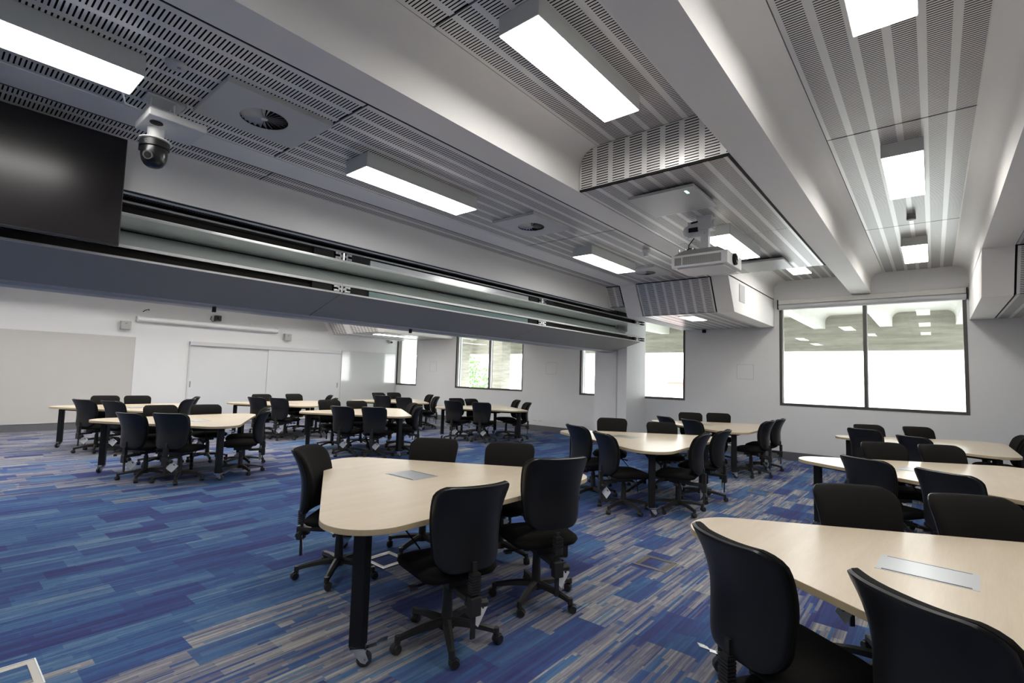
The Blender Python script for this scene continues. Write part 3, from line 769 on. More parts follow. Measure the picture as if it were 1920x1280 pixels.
b = MB(); b.tube([(.02, .05, 0), (.07, .03, .02), (.06, -.04, -.01), (.02, -.08, -.05)], .010, 6); b.build('cable', M['black'], t)
t = thing('wall_outlet', 'small blank white outlet above the right end of the screen case', 'outlet', (XL, 6.30, 2.80))
b = MB(); b.box(0, .012, -.09, .05, -.035, .04); b.build('socket_plate', M['whitepc'], t)
t = thing('security_camera', 'small white ball camera in the far corner above the whiteboard', 'security camera', (XL, 11.10, 2.62))
b = MB(); b.lathe([(.06, 0), (.06, .05), (.02, .07)], n=20, M=Matrix.Rotation(PI/2, 3, 'Y')); b.lathe([(0, -.055), (.04, -.04), (.056, 0), (.04, .04), (0, .056)], c=(.09, 0, 0), n=20); b.build('housing', M['whitepc'], t, smooth=50)
b = MB(); b.cyl((.12, .0, -.005), (.15, .0, -.012), .035, n=16); b.build('lens', M['black'], t)

# window wall things
def hatch(x0, x1, z0, z1, label):
    t = thing('access_panel', label, 'access panel', ((x0+x1)/2, YW, z0), 0, 'flush square access panels'); w = (x1-x0)/2; h = z1-z0
    b = MB(); b.box(-w+.006, w-.006, -.003, 0, .006, h-.006); b.build('hatch_door', M['wall'], t)
    b = MB(); g = M['greydev']
    for q in ((-w, w, 0, .004), (-w, w, h-.004, h), (-w, -w+.004, .004, h-.004), (w-.004, w, .004, h-.004)): b.box(q[0], q[1], -.0015, 0, q[2], q[3])
    b.build('frame_line', g, t)
hatch(-3.255, -2.92, 1.592, 1.907, 'flush square hatch on the wall between the narrow and the wide window')
hatch(-8.36, -8.00, 1.60, 1.93, 'flush square hatch on the wall right of the two-pane window')
hatch(-13.3, -12.95, 1.60, 1.93, 'flush square hatch on the wall right of the corner window')
def gpo(x, z, label):
    t = thing('power_socket', label, 'power socket', (x, YW, z), 0, 'double power sockets near the floor')
    b = MB(); b.box(-.055, .055, -.010, 0, -.035, .035); b.build('face_plate', M['whitepc'], t, bevel=.003)
    b = MB()
    for s in (-1, 1): b.box(s*.025-.012, s*.025+.012, -.012, -.009, -.012, .002)
    b.build('socket_holes', M['greydev'], t)
gpo(-8.70, .285, 'left one of two white double sockets left of the folded partition jamb')
gpo(-8.52, .285, 'right one of two white double sockets left of the folded partition jamb')
gpo(-13.4, .30, 'white socket on the far wall behind the farthest table')
t = thing('motion_sensor', 'tiny black sensor on the wall under the low soffit', 'sensor', (-3.948, YW, 2.615))
b = MB(); b.box(-.035, .035, -.06, 0, 0, .07); b.build('housing', M['black'], t, bevel=.004)
t = thing('air_grille', 'narrow white slotted grille on the side of the dropped duct beam', 'grille', (-2.515, 9.16, 2.90))
b = MB(); b.box(0, .008, -.16, .16, 0, .30)
for i in range(13): b.box(.008, .011, -.15, .15, .012+i*.022, .020+i*.022)
b.build('grille_face', M['panelplain2'], t)

# floor boxes
def floorbox(x, y, label, w=.135, l=.125, light=False):
    t = thing('floor_box', label, 'floor box', (x, y, 0), 0, 'floor service boxes'); fm = M['floorboxw'] if light else M['floorbox']
    b = MB()
    for q in ((-w, w, -l, -l+.03), (-w, w, l-.03, l), (-w, -w+.04, -l+.03, l-.03), (w-.04, w, -l+.03, l-.03)): b.box(q[0], q[1], q[2], q[3], 0, .006)
    b.build('lid_frame', fm, t)
    b = MB(); b.box(-w+.04, w-.04, -l+.03, l-.03, 0, .003); b.build('carpet_inset', M['carpet'], t)
    b = MB()
    for q in ((-w-.006, w+.006, -l-.006, -l), (-w-.006, w+.006, l, l+.006), (-w-.006, -w, -l, l), (w, w+.006, -l, l)): b.box(q[0], q[1], q[2], q[3], 0, .008)
    b.build('outer_trim', M['alu'], t)
floorbox(-1.78, 4.04, 'brown-rimmed floor box right of the front centre table')
floorbox(-3.40, 2.56, 'pale open floor box under the front centre table', light=True)
floorbox(-3.375, .37, 'pale floor box cut by the bottom left corner', .145, .135, True)
floorbox(-1.88, 7.70, 'brown floor box between the second and rear right-hand tables')

# ------------------------------------------------------------------ tables
S0 = 1.66; R0 = .27; RV = S0/math.sqrt(3)
def rounded_tri(inset=0., nseg=14, grow=0.):
    P = []; r = R0-inset
    for k in range(3):
        a = PI + k*2*PI/3
        c = (RV*math.cos(a), RV*math.sin(a))
        for i in range(nseg+1):
            t = a - PI/3 + (2*PI/3)*i/nseg
            P.append((c[0]+r*math.cos(t), c[1]+r*math.sin(t)))
    return P
def table_proto():
    t = thing('meeting_table', 'x', 'table', (0,0,0), 0, 'triangular maple meeting tables')
    b = MB(); b.prism(rounded_tri(), .7042, .7348, 'z', 1, 0)
    # split cap materials: top maple
    b.build('tabletop', [M['maple'], M['edge']], t, bevel=.0025, bevel_seg=2)
    # steel frame
    b = MB(); V = [(1.055*math.cos(PI+k*2*PI/3), 1.055*math.sin(PI+k*2*PI/3)) for k in range(3)]
    for k in range(3):
        p, q = Vector((*V[k], 0)), Vector((*V[(k+1) % 3], 0)); d = (q-p); L = d.length; an = math.atan2(d.y, d.x)
        b.cbox(((p+q)/2).to_tuple()[:2] + (.683,), (L-.06, .05, .042), 0, Matrix.Rotation(an, 4, 'Z'))
        b.cbox(((p*.5)).to_tuple()[:2] + (.683,), (1.0, .05, .04), 0, Matrix.Rotation(math.atan2(p.y, p.x), 4, 'Z'))
        b.cbox((p.x, p.y, .697), (.14, .14, .012), 0, Matrix.Rotation(math.atan2(p.y, p.x), 4, 'Z'))
    b.build('frame', M['blacksteel'], t)
    for k in range(3):
        lx, ly = V[k]; x, y = 0, 0; R = Matrix.Rotation(PI*(k*2/3), 4, 'Z')
        b = MB(); b.cbox((x, y, .393), (.072, .072, .58), 0, R); leg = b.build('leg', M['blacksteel'], t, bevel=.006); leg.location = (lx, ly, 0)
        # braked castor
        b = MB(); ca = [3.88, .87, 2.2][k]; Rc = Matrix.Translation((x, y, 0)) @ Matrix.Rotation(ca, 4, 'Z')
        def bx(*a): b.box(*a, 0, Rc)
        bx(-.036, .036, -.036, .036, .096, .102)
        for s in (-1, 1):
            o = len(b.v); pl = [(-.030, .098), (.034, .098), (.058, .040), (.042, .022), (.020, .030), (-.012, .070)]; q = len(pl)
            b.v += [tuple(Rc @ Vector((p[0], s*.026, p[1]))) for p in pl] + [tuple(Rc @ Vector((p[0], s*.023, p[1]))) for p in pl]
            b.face(range(o, o+q)); b.face(list(range(o+q, o+2*q))[::-1])
            for i in range(q): j = (i+1) % q; b.face((o+i, o+q+i, o+q+j, o+j))
        bx(-.030, .045, -.026, .026, .084, .092)
        # brake pedal: stepped plate leaving the fork upwards
        Rp = Rc @ Matrix.Translation((.04, 0, .088)) @ Matrix.Rotation(-.28, 4, 'Y')
        b.box(0, .060, -.017, .017, 0, .004, 0, Rp); b.box(.060, .075, -.017, .017, .004, .012, 0, Rp); b.box(.075, .115, -.021, .021, .010, .014, 0, Rp)
        b.cyl(Rc @ Vector((.034, -.034, .038)), Rc @ Vector((.034, .034, .038)), .009, n=12)
        b.build('castor_bracket', M['chrome'], leg)
        b = MB(); b.cyl(Rc @ Vector((.034, -.015, .038)), Rc @ Vector((.034, .015, .038)), .038, n=22); b.build('castor_wheel', M['wheel'], leg, smooth=40, bevel=.004)
    # power box flush in the top
    b = MB(); cx = -.235; w, l = .165, .118
    b.box(cx-w, cx-w+.022, -l, l, .7346, .7362); b.box(cx+w-.022, cx+w, -l, l, .7346, .7362)
    b.box(cx-w+.022, cx+w-.022, -l+.018, l-.018, .7346, .7366); b.box(cx-w+.022, cx+w-.022, -l, -l+.008, .7346, .7360); b.box(cx-w+.022, cx+w-.022, l-.008, l, .7346, .7360)
    pb = b.build('power_box', M['alu'], t)
    b = MB(); b.box(cx-w+.02, cx+w-.02, -l+.008, -l+.019, .7344, .7356); b.box(cx-w+.02, cx+w-.02, l-.019, l-.008, .7344, .7356); b.build('brush_slot', M['black'], pb)
    b = MB(); b.box(cx-w+.02, cx+w-.02, -l+.02, l-.02, .62, .7045); b.build('socket_tray', M['blacksteel'], t)
    # umbilical cable chain to the floor
    b = MB(); pts = []
    for i in range(27):
        q = i/26; pts.append((-.10+.30*math.sin(q*PI*1.15)*(1-.2*q)-.02*q, .05-.10*math.sin(q*PI), .66-.655*q+.0))
    b.tube(pts, [.020 + (.007 if i % 2 else 0) for i in range(27)], 8); b.build('cable_chain', M['blacksteel'], t)
    b = MB(); b.tube([(-.3, .1, .64), (-.15, .2, .50), (.05, .15, .52), (.2, .0, .66)], .006, 6); b.tube([(-.3, -.05, .63), (-.2, -.15, .45), (-.05, -.05, .25), (-.05, .0, .03)], .006, 6); b.build('cable', M['black'], t, smooth=60)
    return t
TP = table_proto()
tabs = dict(T1=(-2.812,2.49,-.5,0),T2=(-2.976,6.272,1.5,0),T3=(-2.987,9.371,.7,0),T4=(.195,2.788,-2.77,0),T5=(.114,6.137,.7,0),T6=(.041,9.308,-.1,0),T7=(-8.415,2.723,.6,1),T8=(-11.501,2.709,-.1,1),T9=(-8.48,5.771,-1.6,1),T10=(-11.528,8.778,.3,1),T11=(-8.349,9.028,-1.,1),T12=(-11.578,5.669,-1.6,1))
tname = dict(T1='front centre table', T2='second centre table', T3='rear centre table', T4='bottom right corner table', T5='second right-hand table', T6='rear right-hand table',
             T7='left room front table', T8='table by beige board', T9='left room middle table', T12='table before sliding doors', T10='far corner table', T11='table under two-pane window')
tlabel = dict(T1='triangular maple table on castors in the front centre, five chairs around it',
  T2='maple table behind the front centre one, before the partition jamb', T3='maple table farthest back in the centre, by the narrow window wall',
  T4='maple table cropped by the bottom right corner, nearest the camera', T5='maple table second from the front on the right-hand side', T6='maple table under the wide window at the right',
  T7='maple table nearest the camera in the left room beyond the partition', T8='maple table before the beige board at far left', T9='maple table in the middle row of the left room',
  T12='maple table before the white sliding doors', T10='maple table in the far corner by the glossy whiteboard', T11='maple table under the two-pane window beyond the partition')
for i, k in enumerate(tabs):
    x, y, r, mir = tabs[k]; rz = math.radians(r) + (PI if mir else 0)
    if i == 0: TP.location = (x, y, 0); TP.rotation_euler = (0, 0, rz); TP['label'] = tlabel[k]
    else: dup(TP, (x, y, 0), rz, tlabel[k])

# ------------------------------------------------------------------ chairs
def grid_surface(b, rows, closed_back=None, m=0):
    """rows: list of lists of points"""
    o = len(b.v); nr = len(rows); nc = len(rows[0])
    for r in rows: b.v += [tuple(p) for p in r]
    for i in range(nr-1):
        for j in range(nc-1): b.face((o+i*nc+j, o+i*nc+j+1, o+(i+1)*nc+j+1, o+(i+1)*nc+j), m)
    return o, nr, nc
def slab(b, front, back, m=0):
    o, nr, nc = grid_surface(b, front, m=m); o2, _, _ = grid_surface(b, [r[::-1] for r in back], m=m)
    def f(i, j): return o+i*nc+j
    def k(i, j): return o2+i*nc+(nc-1-j)
    for j in range(nc-1):
        b.face((f(0, j), k(0, j), k(0, j+1), f(0, j+1)), m); b.face((f(nr-1, j), f(nr-1, j+1), k(nr-1, j+1), k(nr-1, j)), m)
    for i in range(nr-1):
        b.face((f(i, 0), f(i+1, 0), k(i+1, 0), k(i, 0)), m); b.face((f(i, nc-1), k(i, nc-1), k(i+1, nc-1), f(i+1, nc-1)), m)
# backrest outline: chair faces +y, back at -y. z from Z0 to Z1
BZ0, BZ1 = .435, .885
def back_pt(s, t, grow=0., off=0., th=0.):
    """s,t in [-1,1]; returns x,y,z on the back shell surface"""
    h = (BZ1-BZ0)/2+grow; zc = (BZ0+BZ1)/2; z = t*h
    # half width varies: bottom .185, waist .20, top .222
    q = (t+1)/2
    hw = .184 + .042*q**1.4 + .006*math.sin(q*PI) + grow
    r = (.070 if t > 0 else .085)
    dz = max(0., abs(z)-(h-r)); ww = hw - r + math.sqrt(max(0., r*r-dz*dz))
    x = s*ww
    # fore-aft: lumbar forward at lower third, top flares back, sides wrap forward
    prof = -.105*(max(0, q-.40)/.60)**2.1 - .014*(max(0, .40-q)/.40)**2
    wrap = .070*(abs(x)/.22)**2.4
    y = -.245 + prof + wrap + off
    return Vector((x, y, zc+z))
def sgrid(n):  # denser at edges
    return [math.sin(PI/2*(-1+2*i/n)) for i in range(n+1)]
def chair_proto():
    t = thing('office_chair', 'x', 'chair', (0,0,0), 0, 'black office chairs around the tables')
    NS, NT = 14, 18
    ss, ts = sgrid(NS), sgrid(NT)
    # plastic shell
    b = MB(); front = [[back_pt(s, tt, .006, 0) for s in ss] for tt in ts]; back = [[back_pt(s, tt, .003, -.014-.016*((1-s**4)*(1-tt**4))**.5) for s in ss] for tt in ts]
    slab(b, back, front); shell = b.build('backrest_shell', M['plastic'], t, smooth=50)
    # upholstered cushion
    b = MB(); f2 = []
    for tt in ts:
        row = []
        for s in ss:
            e = (1-abs(s)**5)*(1-abs(tt)**6); lum = .010*math.exp(-((tt+.25)/.45)**2)
            row.append(back_pt(s*.985, tt*.99, .008, .026+(.032+lum)*e**.5))
        f2.append(row)
    b2 = [[back_pt(s*.985, tt*.99, .008, .002) for s in ss] for tt in ts]
    slab(b, b2, f2); b.build('back_cushion', M['fabric'], shell, smooth=60)
    # seat cushion
    b = MB(); top = []; bot = []
    for tt in ts:
        rt, rb = [], []
        for s in ss:
            hw, hd, r = .245, .235, .10
            y = tt*hd; dz = max(0, abs(y)-(hd-r)); ww = hw-r+math.sqrt(max(0, r*r-dz*dz)); ww *= (1-.05*(1-tt)/2)
            e = ((1-abs(s)**6)*(1-abs(tt)**6))**.5
            x = s*ww; front_drop = -.035*max(0, tt-.55)**1.5
            zt = .425+.040*e+front_drop + .012*(s*s)*(1-abs(tt))
            rt.append((x, y+.02, zt)); rb.append((x*.95, y*.96+.02, .395+.012*(1-e)+front_drop*.6))
        top.append(rt); bot.append(rb)
    slab(b, bot, top); b.build('seat', M['fabric'], t, smooth=60)
    # under-seat pan and mechanism
    b = MB(); b.box(-.17, .17, -.15, .17, .382, .398); b.box(-.065, .065, -.13, .09, .335, .384); b.box(-.04, .04, -.27, -.10, .318, .345)
    b.box(.06, .20, .02, .05, .352, .364); b.cyl((.19, .035, .358), (.235, .035, .352), .012, n=8)
    b.cyl((-.07, -.02, .36), (-.215, -.02, .345), .008, n=8); b.box(-.25, -.205, -.04, .0, .335, .352)
    b.build('seat_mechanism', M['plasticbase'], t)
    # back support: ribbed sleeve, clamp box, bar
    b = MB(); yb = -.288
    for i in range(8):
        z = .350+i*.0135; b.cbox((0, yb, z), (.056-.002*(i % 2), .040, .0085)); b.cbox((0, yb, z+.0065), (.044, .030, .0065))
    b.build('bellows', M['plasticbase'], t)
    b = MB(); b.cbox((0, yb, .298), (.066, .052, .098)); b.cbox((0, yb+.035, .31), (.05, .05, .05)); b.cyl((.03, yb+.01, .30), (.085, yb+.01, .296), .020, .024, 12); b.build('back_clamp', M['plasticbase'], t, bevel=.006)
    b = MB(); b.cbox((0, yb+.004, .325), (.026, .012, .39)); b.build('back_bar', M['plasticbase'], t)
    # gas lift
    b = MB(); b.cyl((0, 0, .30), (0, 0, .345), .020, n=18); b.cyl((0, 0, .10), (0, 0, .305), .033, .027, 18); b.cyl((0, 0, .075), (0, 0, .125), .045, .040, 18); b.build('gas_lift', M['plasticbase'], t, smooth=40)
    # star base
    b = MB()
    for k in range(5):
        a = 2*PI*k/5+.3; c, s = math.cos(a), math.sin(a); n = 7; o = len(b.v)
        for i in range(n+1):
            q = i/n; r = .03+.255*q; z = .112-.004*q-.030*q*q; w = .027-.010*q; hh = .020-.006*q
            px, py = -s*w, c*w
            b.v += [(r*c+px, r*s+py, z-hh), (r*c+px*.85, r*s+py*.85, z+hh*.5), (r*c, r*s, z+hh), (r*c-px*.85, r*s-py*.85, z+hh*.5), (r*c-px, r*s-py, z-hh)]
        for i in range(n):
            for j in range(5):
                j2 = (j+1) % 5; b.face((o+i*5+j, o+i*5+j2, o+(i+1)*5+j2, o+(i+1)*5+j))
        b.face([o+n*5+j for j in range(5)]); b.cyl((.285*c, .285*s, .055), (.285*c, .285*s, .092), .018, .016, 12)
    base = b.build('star_base', M['plasticbase'], t, smooth=40)
    for k in range(5):
        a = 2*PI*k/5+.3; x, y = .285*math.cos(a), .285*math.sin(a); sa = a + [.9, 2.3, -1.2, .4, 1.8][k]
        d = Vector((math.cos(sa), math.sin(sa), 0)); p = Vector((x, y, .027)) + d*.012; w = Vector((-d.y, d.x, 0))
        b = MB()
        for s in (-1, 1): b.cyl(p+w*(s*.008), p+w*(s*.024), .027, .023, 16)
        b.cyl(p-w*.009 + Vector((0, 0, .004)), p+w*.009 + Vector((0, 0, .004)), .028, n=14)
        b.build('castor', M['plasticbase'], base, smooth=40)
    # swing tag
    b = MB(); q = Matrix.Translation((.065, -.245, .225)) @ Matrix.Rotation(.5, 4, 'Z') @ Matrix.Rotation(.7, 4, 'Y') @ Matrix.Rotation(.15, 4, 'X')
    b.box(-.045, .045, -.001, .001, -.055, .055, 0, q); tg = b.build('swing_tag', M['card'], t)
    b = MB(); b.tube([(.03, -.255, .29), (.05, -.25, .275), tuple(q @ Vector((-.02, 0, .045)))], .003, 6); b.box(-.012, .012, -.0015, .0015, .030, .042, 0, q); b.build('tag_string', M['black'], tg)
    return t
CP = chair_proto()
rows = [
 ('T1', 'E', 0, -1.936, 2.042, -0.5),
 ('T1', 'E', 1, -1.949, 2.832, -0.5),
 ('T1', 'NW', 0, -3.535, 3.149, 119.5),
 ('T1', 'NW', 1, -2.917, 3.499, 119.5),
 ('T2', 'SW', 0, -3.486, 5.49, 241.5),
 ('T2', 'SW', 1, -2.923, 5.185, 241.5),
 ('T2', 'NW', 0, -3.752, 6.887, 121.5),
 ('T2', 'NW', 1, -3.134, 7.266, 121.5),
 ('T2', 'E', 0, -2.115, 5.874, 1.5),
 ('T2', 'E', 1, -2.136, 6.674, 1.5),
 ('T3', 'SW', 0, -3.686, 8.697, 240.7),
 ('T3', 'SW', 1, -3.093, 8.364, 240.7),
 ('T3', 'NW', 0, -3.724, 10.015, 120.7),
 ('T3', 'NW', 1, -3.268, 10.286, 120.7),
 ('T3', 'E', 0, -2.132, 8.961, 0.7),
 ('T3', 'E', 1, -2.112, 9.762, 0.7),
 ('T4', 'SW', 0, -0.586, 2.185, 237.2),
 ('T4', 'SW', 1, -0.006, 1.811, 237.2),
 ('T4', 'NW', 0, -0.368, 3.544, 117.2),
 ('T4', 'NW', 1, 0.152, 3.812, 117.2),
 ('T5', 'SW', 0, -0.472, 5.399, 240.7),
 ('T5', 'SW', 1, 0.06, 5.101, 240.7),
 ('T5', 'NW', 0, -0.442, 6.888, 120.7),
 ('T5', 'NW', 1, 0.039, 7.174, 120.7),
 ('T6', 'SW', 0, -0.767, 8.702, 239.9),
 ('T6', 'SW', 1, -0.218, 8.383, 239.9),
 ('T6', 'NW', 0, -0.817, 9.887, 119.9),
 ('T6', 'NW', 1, -0.21, 10.236, 119.9),
 ('T6', 'E', 0, 0.89, 9.25, -0.1),
 ('T6', 'E', 1, 0.87, 9.95, -0.1),
 ('T7', 'SE', 0, -8.019, 1.877, 300.6),
 ('T7', 'SE', 1, -7.511, 2.177, 300.6),
 ('T7', 'W', 0, -9.343, 2.563, 180.6),
 ('T7', 'W', 1, -9.35, 3.218, 180.6),
 ('T7', 'NE', 0, -8.311, 3.64, 60.6),
 ('T7', 'NE', 1, -7.59, 3.372, 60.6),
 ('T8', 'SE', 0, -11.02, 1.913, 299.9),
 ('T8', 'SE', 1, -10.474, 2.227, 299.9),
 ('T8', 'W', 0, -12.431, 2.481, 179.9),
 ('T8', 'W', 1, -12.43, 3.001, 179.9),
 ('T8', 'NE', 0, -11.386, 3.625, 59.9),
 ('T8', 'NE', 1, -10.663, 3.356, 59.9),
 ('T9', 'SE', 0, -8.051, 4.946, 298.4),
 ('T9', 'SE', 1, -7.448, 5.272, 298.4),
 ('T9', 'W', 0, -9.418, 5.492, 178.4),
 ('T9', 'W', 1, -9.401, 6.117, 178.4),
 ('T9', 'NE', 0, -8.341, 6.684, 58.4),
 ('T9', 'NE', 1, -7.673, 6.319, 58.4),
 ('T12', 'SE', 0, -11.193, 4.82, 298.4),
 ('T12', 'SE', 1, -10.727, 5.072, 298.4),
 ('T12', 'W', 0, -12.513, 5.505, 178.4),
 ('T12', 'W', 1, -12.488, 6.39, 178.4),
 ('T12', 'NE', 0, -11.424, 6.607, 58.4),
 ('T12', 'NE', 1, -10.698, 6.337, 58.4),
 ('T10', 'SE', 0, -11.076, 7.965, 300.3),
 ('T10', 'SE', 1, -10.567, 8.263, 300.3),
 ('T10', 'W', 0, -12.458, 8.823, 180.3),
 ('T10', 'W', 1, -12.461, 9.433, 180.3),
 ('T10', 'NE', 0, -11.35, 9.816, 60.3),
 ('T10', 'NE', 1, -10.675, 9.466, 60.3),
 ('T11', 'SE', 0, -8.375, 7.95, 299.0),
 ('T11', 'SE', 1, -7.798, 8.27, 299.0),
 ('T11', 'W', 0, -9.281, 8.919, 179.0),
 ('T11', 'W', 1, -9.272, 9.444, 179.0),
 ('T11', 'NE', 0, -8.22, 9.942, 59.0),
 ('T11', 'NE', 1, -7.568, 9.551, 59.0),
]
pose = dict(SW='with its back to us', SE='with its back to us', NW='facing us', W='facing us', E='side-on at the right end', NE='side-on at the right end')
over = {  # hub x, y, heading of the back (deg), backrest lift
 ('T1','E',0): (-2.15, 2.055, -15, .035), ('T1','E',1): (-2.105, 2.835, -26, .105), ('T4','SW',0): (-.47, 2.33, 236, .02), ('T4','SW',1): (.115, 2.10, 231, .03)}
base_ang = {0: None}
extra = [('T1','SW',0)]
first = [True]
def put_chair(hx, hy, back_deg, lift, label):
    # chair local back is -y: rotate so that -y points along back_deg
    rz = math.radians(back_deg) + PI/2
    if first[0]:
        first[0] = False; o = CP; o.location = (hx, hy, 0); o.rotation_euler = (0, 0, rz); o['label'] = label
    else: o = dup(CP, (hx, hy, 0), rz, label)
    return o
late = []
def which(s, i):
    if s in ('E',): return ('nearer', 'farther')[i]
    if s == 'NE': return ('farther', 'nearer')[i]
    return ('left', 'right')[i]
jit = random.Random(11)
for (T, s, i, px, py, ang) in rows:
    # keep the backrest clear of the table edge and the seat clear of the table legs
    tx, ty = tabs[T][0], tabs[T][1]; nr = math.radians(ang); nx, ny = math.cos(nr), math.sin(nr)
    dd = (px-tx)*nx + (py-ty)*ny; tt = -(px-tx)*ny + (py-ty)*nx
    dd = max(dd, .875 if T == 'T6' else .905); tt = max(-.60, min(.66 if T == 'T6' else .60, tt)); px, py = tx+nx*dd-ny*tt, ty+ny*dd+nx*tt
    a = ang + jit.uniform(-9, 9); lift = jit.uniform(-.012, .03); ar = math.radians(a)
    hx, hy = px-.25*math.cos(ar), py-.25*math.sin(ar)
    if (T, s, i) in over: hx, hy, a, lift = over[(T, s, i)]
    label = 'black chair %s, %s of two, %s' % (pose[s], which(s, i), tname[T])
    late.append((hx, hy, a, lift, label))
late.append((-3.42, 2.14, 220, .035, 'black office chair alone on the left side of the front centre table'))
objs = [(put_chair(hx, hy, a, lift, lab), lift) for (hx, hy, a, lift, lab) in late]
arms = {}
for k, (T, s, i, px, py, ang) in enumerate(rows):
    if (T, s, i) == ('T1','E',0): arms[k] = 35
    if (T, s, i) == ('T1','E',1): arms[k] = -2
arms[len(rows)] = 25.6
sub = {}
for o in bpy.data.objects:
    if o.parent is not None: sub.setdefault(o.parent.name, []).append(o)
spin = random.Random(5)
for k, (o, lift) in enumerate(objs):
    sp = spin.uniform(0, 2*PI/5)
    if k in arms: sp = math.radians(arms[k]) - o.rotation_euler.z - .3
    for c in sub.get(o.name, []):
        n = c.name.split('.')[0]
        if n in ('backrest_shell',): c.location.z = lift
        if n == 'bellows': c.location.z = lift*.4
        if n == 'star_base': c.rotation_euler = (0, 0, sp)

# ------------------------------------------------------------------ outside
out = sempty('trim_2')
k0 = -.862-1.655*12
for k in range(18):
    xr = k0 + 1.655*k; xl = xr-.295
    P = [(xl-RX, 3.9), (xl-RX, ZP+.02)] + arc(xl-RX, ZP+.02-RX, RX, 90, 0) + [(xl, ZS), (xr, ZS)] + arc(xr+RX, ZP+.02-RX, RX, 180, 90) + [(xr+RX, 3.9)]
    b = MB(); b.prism(P, YW+.29, 18.02, 'y'); b.build('canopy_beam', M['concw'], out, smooth=35)
b = MB(); b.box(-24, 12, YW+.29, 18.5, ZP+.02, 4.1); b.build('canopy_slab', M['concw'], out)
b = MB(); b.box(-24, 12, 18.03, 18.45, 2.57, 3.25); b.build('edge_beam', M['conc'], out)
b = MB(); b.box(-24, 12, 18.0, 18.45, 3.25, 4.1); b.build('coffer_end', M['conc2'] if 'conc2' in M else M['conc'], out)
b = MB(); b.box(-120, 90, YW+1, 140, -5.2, -5.0); o = b.build('ground', M['glow_ground']); struct(o)
b = MB(); b.box(-24, 12, YW+.29, 18.45, -.35, -.20); b.build('balcony_slab', M['concw'], out)
for x, lab in ((-15.15, 'grey concrete column outside the right pane of the two-pane window'), (-17.75, 'pale concrete column at the left edge of the two-pane window')):
    t = thing('concrete_column', lab, 'column', (x, 17.3, -.2))
    b = MB(); b.box(-.30, .30, -.30, .30, 0, 3.45); b.build('shaft', M['conc'], t)
# buildings beyond
def bldg(x, y, w, d, h, m, label, floors=3, cols=6):
    t = thing('building', label, 'building', (x, y, -5))
    b = MB(); b.box(-w/2, w/2, 0, d, 0, h); b.build('wall', m, t)
    for i in range(floors):
        for j in range(cols):
            xx = -w/2 + (j+.5)*w/cols; z = (i+.45)*h/floors
            b = MB(); b.box(xx-w/cols*.28, xx+w/cols*.28, -.06, .02, z-h/floors*.2, z+h/floors*.25); b.build('window', M['greyb'], t)
    b = MB(); b.box(-w/2-.2, w/2+.2, -.2, d+.2, h, h+.25); b.build('roof', m, t)
bldg(-17.6, 45, 2.6, 4, 6.4, M['redb'], 'red building seen at the right of the narrow window', 3, 1)
bldg(-22.4, 47, 5., 6, 6.6, M['whiteb'], 'white building with windows left of the red one', 3, 4)
bldg(-62, 50, 16, 10, 13, M['whiteb'], 'pale apartment building seen through the corner window', 3, 6)
bldg(-3, 62, 30, 10, 6.9, M['whiteb'], 'long pale low building seen through the wide window', 1, 7)
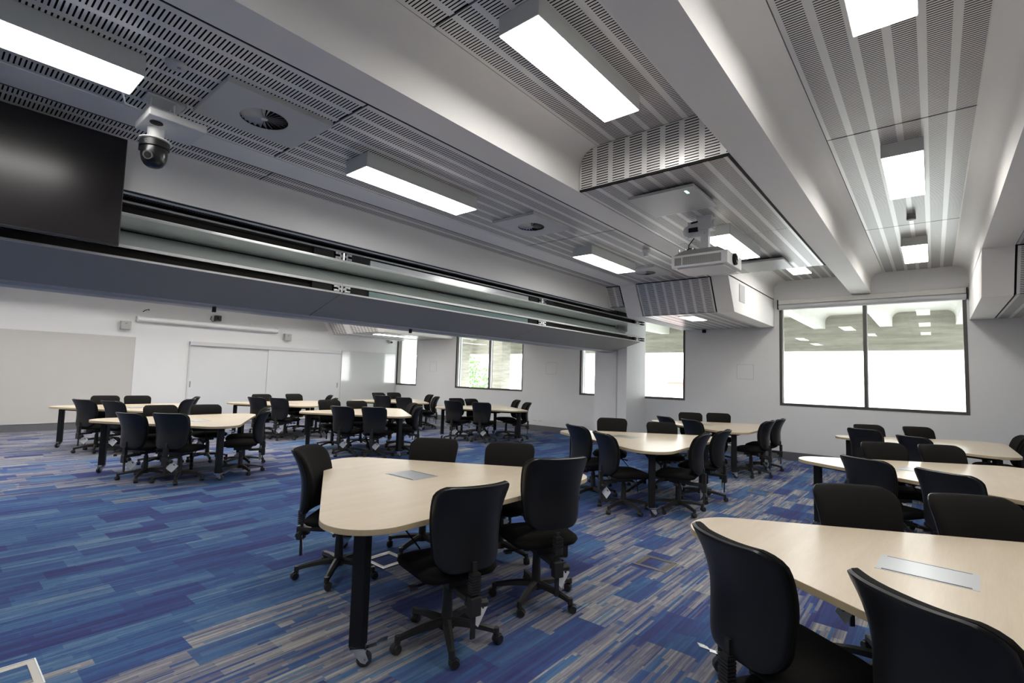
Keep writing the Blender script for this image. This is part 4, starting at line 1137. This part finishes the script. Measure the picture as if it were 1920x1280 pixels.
def tree(x, y, h, label):
    t = thing('tree', label, 'tree', (x, y, -5)); r = random.Random(int(h*100))
    b = MB(); b.tube([(0, 0, 0), (.05, 0, h*.3), (0, .1, h*.6)], [.16, .12, .07], 10); b.build('trunk', M['trunk'], t, smooth=60)
    b = MB()
    for i in range(900):
        a, u, q = r.uniform(0, 2*PI), r.uniform(-1, 1), r.random()**.4
        R = h*.3*q; s = math.sqrt(1-u*u); c = Vector((R*s*math.cos(a), R*s*math.sin(a), h*.62+R*u*1.2))
        d = Vector((r.uniform(-1, 1), r.uniform(-1, 1), r.uniform(-1, 1))).normalized()*.16; e = d.orthogonal().normalized()*.10
        b.quad([c-d, c+e, c+d, c-e])
    b.build('foliage', M['leaf'], t)
tree(-30.6, 30, 8.6, 'green leafy tree seen at the left of the two-pane window')

# ------------------------------------------------------------------ world and camera
w = bpy.data.worlds.new('World'); bpy.context.scene.world = w; w.use_nodes = True
nt = w.node_tree; bg = nt.nodes['Background']
tc = nt.nodes.new('ShaderNodeTexCoord'); sp = nt.nodes.new('ShaderNodeSeparateXYZ'); nt.links.new(tc.outputs['Generated'], sp.inputs[0])
cr = nt.nodes.new('ShaderNodeValToRGB'); cr.color_ramp.elements[0].position = 0; cr.color_ramp.elements[0].color = (1, 1, .99, 1)
cr.color_ramp.elements[1].position = .8; cr.color_ramp.elements[1].color = (.90, .95, 1, 1)
nt.links.new(sp.outputs[2], cr.inputs[0]); nt.links.new(cr.outputs[0], bg.inputs[0]); bg.inputs[1].default_value = 6.0

cam = bpy.data.cameras.new('camera'); co = bpy.data.objects.new('camera', cam); C.objects.link(co)
cam.sensor_width = 36; cam.lens = 941.2087/1920*36; cam.clip_start = .05; cam.clip_end = 500
yaw, pit, rol = .6986634, .06988082, .02933362
cy, sy = math.cos(yaw), math.sin(yaw)
f = Vector((-sy*math.cos(pit), cy*math.cos(pit), math.sin(pit))); r0 = Vector((cy, sy, 0)); u0 = r0.cross(f)
r = r0*math.cos(rol)+u0*math.sin(rol); u = -r0*math.sin(rol)+u0*math.cos(rol)
Mx = Matrix((( r.x, u.x, -f.x, 0), (r.y, u.y, -f.y, 0), (r.z, u.z, -f.z, 1.5), (0, 0, 0, 1)))
co.matrix_world = Mx
sc = bpy.context.scene; sc.camera = co
sc.view_settings.view_transform = 'Standard'; sc.view_settings.look = 'None'; sc.view_settings.exposure = .55; sc.view_settings.gamma = 1
sc.view_settings.use_curve_mapping = False
sc.cycles.max_bounces = 10; sc.cycles.diffuse_bounces = 5; sc.cycles.glossy_bounces = 4; sc.cycles.transparent_max_bounces = 12
sc.cycles.use_denoising = True; sc.cycles.sample_clamp_indirect = 6
